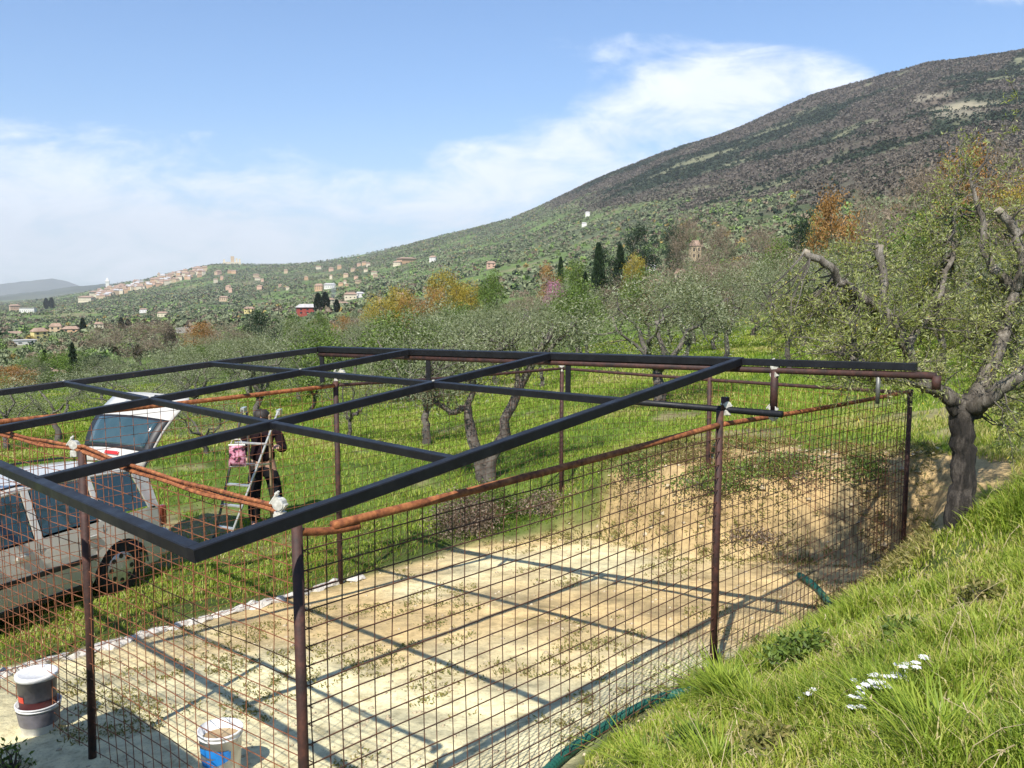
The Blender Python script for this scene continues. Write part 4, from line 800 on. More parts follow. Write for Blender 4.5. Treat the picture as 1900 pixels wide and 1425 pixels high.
# ------------------------------------------------------------------ large olive at the right
def near_olive():
    g = np.random.default_rng(55); base = hit(1782, 968); Y0 = base[1]; root = empty('olive_tree', base, label='large pruned olive with thick dark trunk at the right, cut limbs and yellowish leaves', cat='olive tree', group=None)
    B = np.array(base); q = lambda px, py, dy=0.: at_y(px, py, Y0+dy) - B
    tr_ = MB()
    def limb(pts, rad, k=12, sub=5, wob=.07):
        P = []; Rr = []
        for i in range(len(pts)-1):
            for s in range(sub): t = s/sub; P.append(pts[i]*(1-t)+pts[i+1]*t + g.normal(size=3)*.010); Rr.append(rad[i]*(1-t)+rad[i+1]*t)
        P.append(pts[-1]); Rr.append(rad[-1]); tr_.tube(P, Rr, k, wob=wob); return np.array(P)
    L_ = []
    limb([q(1778, 1010), q(1782, 960), q(1786, 900), q(1786, 820), q(1788, 765), q(1795, 740)], [.17, .128, .104, .100, .104, .105], 18)
    L_.append(limb([q(1790, 770), q(1760, 735), q(1722, 718, -.05), q(1696, 690, -.1), q(1684, 640, -.15), q(1642, 580, -.2), q(1575, 535, -.25), q(1538, 495, -.3), q(1494, 469, -.3)], [.095, .072, .058, .052, .050, .050, .040, .034, .030]))
    L_.append(limb([q(1642, 580, -.2), q(1638, 530, -.2), q(1632, 456, -.15)], [.042, .036, .033]))
    L_.append(limb([q(1800, 770), q(1812, 740), q(1835, 690, .05), q(1856, 640, .1), q(1866, 600, .25), q(1885, 540, .3), q(1850, 505, .3), q(1829, 468, .35), q(1821, 400, .4), q(1800, 330, .4)], [.11, .09, .074, .064, .054, .050, .046, .036, .026, .012]))
    L_.append(limb([q(1798, 760, -.02), q(1830, 742, -.2), q(1880, 705, -.35), q(1925, 670, -.4), q(1960, 600, -.4)], [.085, .07, .06, .055, .04]))
    L_.append(limb([q(1885, 540, .3), q(1900, 490, .2), q(1890, 432, .2), q(1853, 390, .2)], [.042, .042, .042, .038]))
    L_.append(limb([q(1684, 640, -.15), q(1740, 560, .3), q(1770, 470, .5), q(1775, 360, .6)], [.035, .028, .02, .010], 8))
    L_.append(limb([q(1720, 718, -.05), q(1640, 700, -.5), q(1580, 660, -.7)], [.03, .02, .010], 8))
    for a in (q(1494, 469, -.3), q(1632, 456, -.15), q(1853, 390, .2)): pass
    tw = MB(); lim = np.vstack(L_)
    blobs = [(1480, 600, -.3, 95, 85, .7, 46), (1560, 590, -.5, 100, 80, .8, 52), (1640, 640, -.4, 90, 75, .8, 44), (1590, 700, -.7, 85, 38, .6, 22), (1700, 560, .2, 110, 90, .9, 50), (1790, 560, .4, 110, 110, .9, 54), (1870, 640, 0, 80, 110, .9, 46), (1780, 660, .3, 110, 60, .9, 34),
             (1860, 470, .5, 90, 100, .9, 34), (1780, 400, .6, 70, 90, .7, 20), (1790, 290, .5, 30, 60, .4, 7), (1720, 450, .5, 70, 70, .7, 20), (1900, 780, -.3, 60, 60, .6, 18), (1640, 480, -.1, 70, 50, .5, 12), (1880, 330, .5, 50, 90, .5, 8), (1700, 690, -.2, 70, 40, .5, 14), (1550, 480, -.3, 60, 30, .4, 8), (1980, 500, 0, 60, 200, 1., 40), (1885, 200, .3, 30, 50, .4, 4)]
    C = []; D = []
    for px, py, dy, wx, wz, wy, n in blobs:
        for _ in range(int(n*.74)):
            b = ball(g, 1)[0]; c = q(px+b[0]*wx, py+b[1]*wz, dy+.30+b[2]*wy); p = lim[np.argmin(np.linalg.norm(lim-c, axis=1)+g.random(len(lim))*.15)]
            P = branch_pts(p, c, 5, .35, g); tw.tube(P, [.010, .008, .006, .004, .003], 4, False)
            for s in range(int(g.integers(5, 9))):
                d = unit(g.normal(size=3) + np.array([0, 0, .5 if g.random() < .75 else -.8]) + unit(c-p)*.5); L0 = g.uniform(.14, .34); st = P[int(g.integers(2, 5))]
                tw.tube([st, st+d*L0*.5+g.normal(size=3)*.01, st+d*L0], [.003, .0025, .0015], 3, False); m = int(L0*76)
                t = g.random((m, 1)); C.append(st + d*L0*t + g.normal(size=(m, 3))*.010); D.append(unit(g.normal(size=(m, 3))) + d*.9)
    C = np.vstack(C); D = np.vstack(D); n = len(C); cl = fbm(C[:, 0]*3, C[:, 2]*3+C[:, 1], 71)
    v = .50 + (cl-.5)*.5 + (C[:, 0] > -.6)*.05 + g.normal(size=n)*.22; v = np.where(g.random(n) < .012, 1, np.clip(v, 0, .95))
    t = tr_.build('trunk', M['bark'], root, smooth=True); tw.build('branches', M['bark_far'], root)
    ends = MB()
    for a, b_, r_ in ((q(1500, 471, -.3), q(1491, 467, -.3), .031), (q(1632, 460, -.15), q(1632, 454, -.15), .034), (q(1856, 394, .2), q(1851, 388, .2), .039)): ends.tube([a, b_], r_, 12)
    ends.build('cut_end', M['cut_wood'], root)
    link('crown', leaf_mesh('crown', C, D, g.uniform(.028, .054, n), g.uniform(.008, .0125, n), g, v), M['olive_near'], root)
    print('near olive leaves', n)
near_olive()
# forked olive beyond the pad
def fork_olive():
    g = np.random.default_rng(56); base = hit(900, 895); Y0 = base[1]; B = np.array(base); q = lambda px, py, dy=0.: at_y(px, py, Y0+dy)-B
    root = empty('olive_tree', base, label='forked olive with two bare pruned limbs just behind the far fence', cat='olive tree', group=G_O); mb = MB(); random.seed(3)
    def limb(pts, rad, k=9): P = np.vstack([branch_pts(a, b, 4, .25, g)[:-1] for a, b in zip(pts, pts[1:])] + [pts[-1][None]]); mb.tube(P, np.interp(np.linspace(0, 1, len(P)), np.linspace(0, 1, len(rad)), rad), k, wob=.12); return P
    a = limb([q(897, 905), q(888, 850), q(872, 790), q(868, 750), q(880, 715)], [.13, .10, .085, .06, .04]); b = limb([q(902, 905), q(912, 850), q(935, 780), (q(955, 740)), q(985, 680), q(1026, 612)], [.13, .11, .09, .08, .07, .055])
    c = limb([q(868, 755), q(835, 765), q(800, 740), q(790, 700, -.3)], [.06, .055, .04, .02]); d = limb([q(955, 735), q(960, 690), q(950, 640)], [.05, .04, .02]); e = limb([q(1000, 660), q(1050, 620), q(1070, 590)], [.04, .03, .01])
    lim = np.vstack([a, b, c, d, e]); C = []; D = []
    for px, py, wx, wz, n in ((870, 660, 100, 50, 60), (960, 640, 80, 50, 50), (800, 700, 60, 40, 26), (1040, 610, 40, 40, 22), (830, 740, 50, 25, 10)):
        for _ in range(n):
            o = ball(g, 1)[0]; p = q(px+o[0]*wx, py+o[1]*wz, o[2]*1.3); s = lim[np.argmin(np.linalg.norm(lim-p, axis=1))]; mb.tube(branch_pts(s, p, 4, .3, g), [.014, .011, .008, .005], 3, False)
            m = 55; C.append(p+g.normal(size=(m, 3))*.20); D.append(g.normal(size=(m, 3))+np.array([0, 0, .3]))
    mb.build('trunk', M['bark_far'], root, smooth=True); C = np.vstack(C); link('crown', leaf_mesh('crown', C, np.vstack(D), .075, .020, g, .42+g.normal(size=len(C))*.2), M['olive'], root)
fork_olive()

# ------------------------------------------------------------------ ground plants
def blades(x, y, h, w, lean, g, v, name, m, label, cat='grass'):
    n = len(x); z = height(x, y)-.01; a = g.random(n)*6.283; dx, dy = np.cos(a), np.sin(a); b = g.random(n)*6.283; lx, ly = np.cos(b)*lean*h, np.sin(b)*lean*h
    P0 = np.stack([x, y, z], 1); S = np.stack([dx, dy, 0*dx], 1)*(w/2)[:, None]; mid = P0 + np.stack([lx*.35, ly*.35, h*.6], 1); tip = P0 + np.stack([lx, ly, h*(1-.3*lean)], 1)
    V = np.stack([P0-S, P0+S, mid-S*.8, mid+S*.8, tip-S*.15, tip+S*.15], 1).reshape(-1, 3); i = np.arange(n)[:, None]*6
    Fc = np.concatenate([i+np.array([[0, 1, 3, 2]]), i+np.array([[2, 3, 5, 4]])], 1).reshape(-1, 4)
    tag(link(name, np_mesh(name, V, Fc, {'v': np.repeat(np.clip(v, 0, 1), 6)}), m), label, cat, kind='stuff')
def sample(n, r0, r1, px0, px1, g, p=1.):
    r = (g.random(n)*(r1**p-r0**p)+r0**p)**(1/p); a = np.arctan((g.uniform(px0, px1, n)-950)/F); return np.sin(a)*r, np.cos(a)*r, r
def bankness(x, y):
    c = (F2*.28 + RP*.72 - U*.1)[:2]; e = np.stack([x-c[0], y-c[1]], -1); return np.exp(-((e @ U[:2]+.2)/1.45)**4 - (e @ W[:2]/2.9)**4)
g = np.random.default_rng(81)
x, y, r = sample(240000, 1.6, 11, 900, 2050, g, 1.15); d = poly_dist(x, y, pad_poly); cl = fbm(x*1.6, y*1.6, 51); c2 = fbm(x*5, y*5, 52)
k = (d > .02 + (c2-.5)*.3) & (bankness(x, y) < .25 + .5*c2) & (g.random(len(x)) < .35 + 1.3*(cl-.25)); x, y, r, d, cl, c2 = (q[k] for q in (x, y, r, d, cl, c2))
h = (.05 + .22*np.clip(cl-.35, 0, 1)*1.9 + .10*np.clip(c2-.5, 0, 1)*2)*g.uniform(.5, 1.25, len(x))*np.clip(.35+d*1.2, 0, 1); 
blades(x, y, h, (.0035+.0009*r)*g.uniform(.6, 1.3, len(x)), g.uniform(.15, .9, len(x)), g, .38+(cl-.5)*-.9+(c2-.5)*.5+g.normal(size=len(x))*.18 + (g.random(len(x)) < .20)*.45 + .12*sstep(.5, .7, fbm(x*.9+4, y*.9, 77)), 'grass', M['grass'], 'long spring grass on the bank at the right')
x, y, r = sample(620000, 10.5, 60, -60, 1990, g, .75); cl = fbm(x*.5, y*.5, 53); c2 = fbm(x*2, y*2, 54); pt = fbm(x/1.7, y/1.7, 44)
k = (poly_dist(x, y, pad_poly) > .15) & (bankness(x, y) < .22+.5*c2) & (g.random(len(x)) < np.clip(.45 + 1.5*(cl-.35), .1, 1)*np.where(pt > .62, .15, 1)); x, y, r, cl, c2 = (q[k] for q in (x, y, r, cl, c2))
blades(x, y, (.045+.15*np.clip(c2-.4, 0, 1)+.0022*r)*g.uniform(.5, 1.2, len(x)), (.003+.00075*r)*g.uniform(.6, 1.4, len(x)), g.uniform(.2, .8, len(x)), g, .48+(cl-.5)*.9+(c2-.5)*.5+.25*sstep(.5, .68, fbm(x/3.1, y/3.1, 88))+g.normal(size=len(x))*.2, 'grass', M['meadow'], 'green meadow grass under the olive trees')
x, y, r = sample(110000, 4, 13.5, -700, 700, g, 1.); cl = fbm(x*1.2, y*1.2, 57); k = (poly_dist(x, y, pad_poly) > .05) & (x < .5) & (g.random(len(x)) < .4+1.5*(cl-.4)); x, y, r, cl = (q[k] for q in (x, y, r, cl))
blades(x, y, (.03+.08*cl)*g.uniform(.5, 1.2, len(x)), (.003+.0008*r), g.uniform(.3, .9, len(x)), g, .50+(cl-.5)*.5+g.normal(size=len(x))*.22, 'grass', M['grass'], 'short grass between the enclosure and the car')
# weeds growing through the sand, low plants on the cut bank
x, y, r = sample(170000, 4.2, 14.5, 60, 1750, g, 1.); d = poly_dist(x, y, pad_poly); cl = fbm(x*1.5+9, y*1.5, 58); c3 = fbm(x*7, y*7, 59); bk = bankness(x, y)
k = ((d < 0) & (cl > .56 - .10*np.exp(d*1.5)) & (c3 > .52) & (g.random(len(x)) < .28)) | ((d > -.2) & (bk > .10) & (cl*.6+c3*.4 > .47) & (g.random(len(x)) < .6)); x, y, r, d, cl, bk = (q[k] for q in (x, y, r, d, cl, bk))
n = len(x); C = np.repeat(np.stack([x, y, height(x, y)+.004], 1), 3, 0) + g.normal(size=(n*3, 3))*np.array([.025, .025, 0]); D = g.normal(size=(n*3, 3))*np.array([1, 1, .4])+np.array([0, 0, .7])
link_o = link('weeds', leaf_mesh('weeds', C, D, g.uniform(.02, .06, n*3)*np.repeat(np.where(d > -.1, 2.0, .75), 3), .014, g, .5+g.normal(size=n*3)*.25), M['weed']); tag(link_o, 'thin low weeds on the sandy pad and the brown cut bank', 'weeds', kind='stuff')
def bush(px, py, w, h, nleaf, m, label, name='bush', seed=1, dark=0):
    g = np.random.default_rng(seed); b = hit(px, py); root = empty(name, b, label=label, cat='bush'); mb = MB(); c = ball(g, 60); c[:, 2] = np.abs(c[:, 2]); c = c*np.array([w/2, w/2.4, h])
    for p in c[:34]: mb.tube(branch_pts(np.array([p[0]*.2, p[1]*.2, -.03]), p, 5, .4, g), [.008, .007, .005, .004, .003], 3, False)
    mb.build('stems', M['bark_far'], root); C = c[g.integers(0, 60, nleaf)] + g.normal(size=(nleaf, 3))*np.array([w, w, h])*.09; C[:, 2] = np.abs(C[:, 2])
    link('foliage', leaf_mesh('foliage', C, g.normal(size=C.shape)+np.array([0, 0, .4]), .05, .02, g, .4+g.normal(size=nleaf)*.25), M[m], root)
bush(862, 985, 1.1, .62, 3800, 'brown_leaf', 'dark brownish bramble at the foot of the far corner post', 'bramble', 11)
bush(900, 968, 1.2, .55, 4500, 'green_leaf', 'green shrub rising behind the bramble', 'shrub', 12); bush(1010, 950, .9, .35, 1400, 'brown_leaf', 'reddish dry shrub at the far right corner post', 'shrub', 13)
bush(1330, 905, 1.1, .28, 1300, 'green_leaf', 'low shrub on the cut bank behind the middle post', 'shrub', 14); bush(1450, 880, 1.4, .30, 1500, 'green_leaf', 'straggly shrub on the top of the cut bank', 'shrub', 15)
bush(1200, 880, 1.3, .28, 1600, 'green_leaf', 'wide low shrub at the left end of the cut bank', 'shrub', 16); bush(1600, 885, .8, .3, 900, 'green_leaf', 'small bush on the cut bank left of the end post', 'shrub', 17)
bush(22, 1432, .3, .22, 160, 'green_leaf', 'leafy weed in the bottom left corner', 'weed_plant', 18); bush(1400, 1000, .7, .16, 420, 'brown_leaf', 'dry low scrub at the foot of the cut bank', 'shrub', 19)
bush(1490, 1230, .5, .22, 900, 'green_leaf', 'dark leafy weed on the grass bank below the hose end', 'weed_plant', 20)
def tuft(px, py, nb, h, sp, label, seed):
    g = np.random.default_rng(seed); b = hit(px, py); n = nb; a = g.random(n)*6.283; r_ = np.abs(g.normal(size=n))*sp*.35; hh = h*.62*g.uniform(.35, 1.1, n)
    P0 = np.stack([np.cos(a)*r_*.5, np.sin(a)*r_*.5, 0*a-.02], 1); out = np.stack([np.cos(a), np.sin(a), 0*a], 1); S = np.stack([-np.sin(a), np.cos(a), 0*a], 1)*.0045
    mid = P0+out*(r_*.7)[:, None]+np.array([0, 0, 1])*(hh*.65)[:, None]; tip = P0+out*(r_*1.4+.04*g.random(n))[:, None]+g.normal(size=(n, 3))*.03+np.array([0, 0, 1])*(hh)[:, None]
    V = np.stack([P0-S, P0+S, mid-S*.8, mid+S*.8, tip-S*.1, tip+S*.1], 1).reshape(-1, 3); i = np.arange(n)[:, None]*6; Fc = np.concatenate([i+np.array([[0, 1, 3, 2]]), i+np.array([[2, 3, 5, 4]])], 1).reshape(-1, 4)
    tag(link('grass_tuft', np_mesh('grass_tuft', V, Fc, {'v': np.repeat(g.uniform(0, .6, n), 6)}), M['grass'], loc=b), label, 'grass tuft', 'tufts of tall grass on the bank')
for i, (a, b_, nb, h, sp, lab) in enumerate(((1350, 1290, 700, .30, .42, 'dark green tall tuft below the middle post'), (1390, 1310, 300, .28, .34, 'tuft merging with the dark tuft on its right side'), (1745, 1400, 420, .36, .4, 'bright tall tuft in front of the white flowers'), (1200, 1420, 260, .22, .3, 'tuft beside the green pipe at the bottom edge'),
    (1690, 1330, 220, .25, .3, 'tuft right of the white flowers'), (1850, 930, 260, .26, .5, 'tuft right of the large olive trunk'), (1330, 1425, 300, .25, .4, 'tuft at the bottom edge between the pipe and the flowers'), (1560, 1200, 260, .22, .4, 'pale tuft under the hose end'))): tuft(a, b_, nb, h, sp, lab, 200+i)
def flowers(px, py, n, sp, label, seed):
    g = np.random.default_rng(seed); b = hit(px, py); root = empty('flowering_plant', b, label=label, cat='flowers'); st = MB(); bl = None
    for i in range(n):
        o = g.normal(size=2)*sp; z0 = gz(b[0]+o[0], b[1]+o[1])-b[2]; h = g.uniform(.10, .19); top = (o[0]+g.normal()*.01, o[1]+g.normal()*.01, z0+h); st.tube([(o[0], o[1], z0-.02), top], .0018, 4, False)
        mb = MB()
        for k in range(7):
            a = k*.898; c, s = math.cos(a), math.sin(a); q = lambda rr, tt, zz: (top[0]+c*rr-s*tt, top[1]+s*rr+c*tt, top[2]+zz); mb.add([q(.003, 0, 0), q(.014, .009, .003), q(.027, 0, .001), q(.014, -.009, .003)], [[0, 1, 2, 3]])
        mb.lathe(top, [(.005, -.004), (.005, .003), (.002, .006)], 7); mb.build('blossom', M['flower'], root)
    st.build('stems', M['green_leaf'], root)
flowers(1640, 1312, 50, .06, 'clump of small white flowers in the grass at the lower right', 5); flowers(1500, 1335, 7, .03, 'few white flowers left of the larger clump', 6); flowers(1590, 1345, 9, .03, 'small white flowers just left below the larger clump', 8)

def stalks():
    g = np.random.default_rng(91); mb = MB(); n = 0
    while n < 150:
        x, y, r = (q[0] for q in sample(1, 2.2, 9, 1050, 1900, g, 1.)); d = poly_dist(np.array([x]), np.array([y]), pad_poly)[0]
        if d < .15 or fbm(np.array([x*1.1+5]), np.array([y*1.1]), 78)[0] < .47: continue
        z = gz(x, y); h = g.uniform(.12, .42); a = g.random()*6.28; l = g.uniform(.1, .9)*h; P = [(x+math.cos(a)*l*t*t, y+math.sin(a)*l*t*t, z+h*t*(1-.25*t)) for t in (0, .35, .7, 1)]; mb.tube(P, [.0022, .0018, .0014, .001], 4, False); n += 1
        if g.random() < .5:
            for k in range(4): q = np.array(P[3])+g.normal(size=3)*.012; mb.tube([P[3], q], [.001, .003], 4)
    tag(mb.build('dead_stalks', M['straw']), 'dry bent stalks standing among the bank grass', 'dry grass', kind='stuff')
stalks()
def stones(n, name, label, test, sz, seed, px0, px1, r0, r1):
    g = np.random.default_rng(seed); V = []; Fc = []; base = np.array([[1, 0, 0], [0, 1, 0], [-1, 0, 0], [0, -1, 0], [0, 0, .6], [0, 0, -.4]]); tri = np.array([[0, 1, 4], [1, 2, 4], [2, 3, 4], [3, 0, 4], [1, 0, 5], [2, 1, 5], [3, 2, 5], [0, 3, 5]])
    x, y, r = sample(n*6, r0, r1, px0, px1, g, 1.1); d = poly_dist(x, y, pad_poly); k = test(x, y, d); x, y = x[k][:n], y[k][:n]; z = height(x, y)
    for i in range(len(x)): s_ = sz*g.uniform(.3, 1)**2*1.6; a = g.random()*6.28; c, s2 = math.cos(a), math.sin(a); b = base*g.uniform(.6, 1.2, (6, 3))*s_; V.append(np.stack([b[:, 0]*c-b[:, 1]*s2, b[:, 0]*s2+b[:, 1]*c, b[:, 2]], 1)+np.array([x[i], y[i], z[i]])); Fc.append(tri+i*6)
    tag(link(name, np_mesh(name, np.vstack(V), np.vstack(Fc)), M['stone_tan']), label, 'pebbles', kind='stuff')
stones(1500, 'pebbles', 'small stones and clods strewn on the sandy pad', lambda x, y, d: d < .05, .022, 5, 60, 1650, 4.2, 13)
stones(260, 'rubble', 'clods and stones on the brown cut bank', lambda x, y, d: (d > -.1) & (bankness(x, y) > .2), .045, 6, 900, 1750, 7, 13)
for i, (a, b_, w_, h_, n_) in enumerate(((1560, 1290, .35, .12, 420), (1450, 1390, .4, .12, 460), (1700, 1190, .45, .14, 520), (1830, 1120, .4, .14, 420), (1280, 1380, .3, .10, 300), (1600, 1240, .3, .16, 300))):
    bush(a, b_, w_, h_, n_, 'weed' if i % 2 else 'green_leaf', ('dark leafy weed left of the white flowers', 'dull broad-leaved weed at the bottom between pipe and flowers', 'dark leafy weed up the bank above the flowers', 'dull weed on the bank near the right edge', 'leafy weed beside the green pipe near the bottom', 'brownish weed just above the white flowers')[i], 'weed_plant', 300+i)

# ------------------------------------------------------------------ pad edging, pipe, buckets
def edging():
    g = np.random.default_rng(9); mb = MB(); random.seed(4)
    for i in range(64):
        t = -.3 + 4.5*i/63 + g.normal()*.02; p = KP + U*t + W*(.02+g.normal()*.03); z = gz(p[0], p[1]); s = g.uniform(.06, .12)
        P = [Vector(unit(g.normal(size=3))) for _ in range(14)]; bm = bmesh.new()
        for v in P: bm.verts.new((v.x*s*1.2, v.y*s*.7, v.z*s*.45))
        bmesh.ops.convex_hull(bm, input=bm.verts); bm.verts.index_update(); live = [v for v in bm.verts if v.link_faces]; idx = {v: k for k, v in enumerate(live)}
        c, s_ = math.cos(PHI+g.normal()*.2), math.sin(PHI+g.normal()*.2); mb.add([(p[0]+v.co.x*c-v.co.y*s_, p[1]+v.co.x*s_+v.co.y*c, z+v.co.z+.015) for v in live], [[idx[v] for v in f.verts] for f in bm.faces]); bm.free()
    tag(mb.build('kerb', M['stone']), 'rough pale stone and mortar edging under the far fence', kind='structure')
edging()
hp = [(985, 1470), (1040, 1412), (1090, 1375), (1135, 1345), (1180, 1320), (1232, 1297), (1320, 1268), (1420, 1215), (1500, 1165), (1540, 1142), (1537, 1120), (1518, 1096), (1500, 1082), (1483, 1071)]
hpt = []
for i, (a, b_) in enumerate(hp):
    p = hit(a, b_+6); p[2] += .042 if i < 12 else .06; hpt.append(p)
for q in (6, 7, 8): hpt[q][2] -= .03
def smooth_path(P, sub=26):
    P = np.array(P); out = []
    for i in range(len(P)-1):
        p0, p1, p2, p3 = P[max(i-1, 0)], P[i], P[i+1], P[min(i+2, len(P)-1)]
        for s in range(sub): t = s/sub; out.append(.5*((2*p1)+(-p0+p2)*t+(2*p0-5*p1+4*p2-p3)*t*t+(-p0+3*p1-3*p2+p3)*t**3))
    out.append(P[-1]); return out
sp = smooth_path(hpt); tag(MB().tube(sp, [.034+(.0035 if i % 2 else 0) for i in range(len(sp))], 12).build('drain_pipe', M['hose']), 'green corrugated pipe lying along the edge of the grass bank', 'pipe')
def bucket_shell(mb, z0, h, rb, rt, lip=.006):
    mb.lathe((0, 0, 0), [(0, z0), (rb-.004, z0), (rb, z0+.006), (rb+(rt-rb)*.9, z0+h*.88), (rt+lip*.5, z0+h*.885), (rt+lip*.5, z0+h*.90), (rt, z0+h*.905), (rt, z0+h*.95), (rt+lip, z0+h*.96), (rt+lip, z0+h), (rt-.004, z0+h), (rb-.006, z0+.02), (0, z0+.02)], 36)
def decal(mb, pts, rb, rt, h, off=.0022):
    """patch bent round the bucket wall; pts are (angle, height fraction)"""
    cur = []
    for a, t in pts: rr = rb+(rt-rb)*t+off; cur.append((rr*math.cos(a), rr*math.sin(a), h*t))
    return cur
def band(a0, a1, f0, f1, rb, rt, h, m, name, root, n=18):
    mb = MB(); P = []
    for i in range(n+1):
        t = i/n; a = a0+(a1-a0)*t
        for f in (f0(t), f1(t)): rr = rb+(rt-rb)*f/.9+.0025; P.append((rr*math.cos(a), rr*math.sin(a), h*f))
    mb.add(P, [[2*i, 2*i+2, 2*i+3, 2*i+1] for i in range(n)]); mb.build(name, m, root, smooth=True)
b2 = hit(412, 1440); bk2 = empty('paint_bucket', b2, label='white paint bucket with blue and yellow bands standing on the sand inside the fence', cat='bucket')
mb = MB(); bucket_shell(mb, 0, .34, .118, .142); mb.build('shell', M['white_plastic'], bk2, smooth=True)
fa = math.atan2(-b2[1], -b2[0]); rb_, rt_, h_ = .118, .142, .34
band(fa-1.25, fa+.35, lambda t: .60-.06*t, lambda t: .72+.02*math.sin(t*5), rb_, rt_, h_, M['blue_print'], 'label_band', bk2); band(fa-1.2, fa+.45, lambda t: .36+.16*t*t, lambda t: .50+.18*t*t, rb_, rt_, h_, M['blue_print'], 'label_band', bk2)
band(fa-.25, fa+.25, lambda t: .14, lambda t: .30, rb_, rt_, h_, M['yellow_print'], 'label_band', bk2)
MB().lathe((0, 0, 0), [(0, .275), (.08, .27), (.132, .272)], 30).build('sand_content', M['wood_tan'], bk2)
mb = MB(); hb = [(.146*math.cos(a), .146*math.sin(a)*.5-.02, .325-.10*abs(math.sin(a))) for a in np.linspace(math.pi, 2*math.pi, 14)]; mb.tube(hb, .0028, 6); mb.build('handle', M['galv'], bk2)
b1 = hit(74, 1356); bk1 = empty('paint_bucket', b1, rz=.2, label='grey lidded paint bucket, upper one of the stack at the lower left', cat='bucket'); bk1.location.z += .20
mb = MB(); bucket_shell(mb, 0, .27, .125, .145); mb.build('shell', M['grey_plastic'], bk1, smooth=True)
MB().lathe((0, 0, 0), [(0, .268), (.12, .268), (.125, .276), (.150, .276), (.153, .268), (.153, .245), (.147, .243)], 36).build('lid', M['white_plastic'], bk1, smooth=True)
band(0, 6.283, lambda t: .04, lambda t: .30, .125, .145, .27, M['maroon_print'], 'label_band', bk1, 48)
band(math.atan2(-b1[1], -b1[0])-1.5, math.atan2(-b1[1], -b1[0])-1.0, lambda t: .30, lambda t: .48, .125, .147, .27, M['red_plastic'], 'label_band', bk1)
bk0 = empty('paint_bucket', b1, label='stained white paint bucket carrying the grey lidded one', cat='bucket')
mb = MB(); bucket_shell(mb, 0, .24, .125, .158); mb.build('shell', M['white_plastic'], bk0, smooth=True); band(0, 6.283, lambda t: .35, lambda t: .82, .125, .156, .24, M['grey_plastic'], 'label_band', bk0, 48)

# ------------------------------------------------------------------ unseen shed shape added outside the frame to throw shade on the pad
sx_, sy_ = -3.8, 5.06; shed = empty('shade_caster', (sx_, sy_, -3.6), label='unseen board box added outside the fence to throw shade over the buckets', cat='shade caster'); shed.rotation_euler.z = PHI
MB().box((-1.25, -.96, 1.1), (2.4, 1.86, 2.6)).build('wall', M['wood_tan'], shed); MB().box((-1.25, -.96, 2.44), (2.6, 2.0, .06)).build('roof', M['roof_grey'], shed)

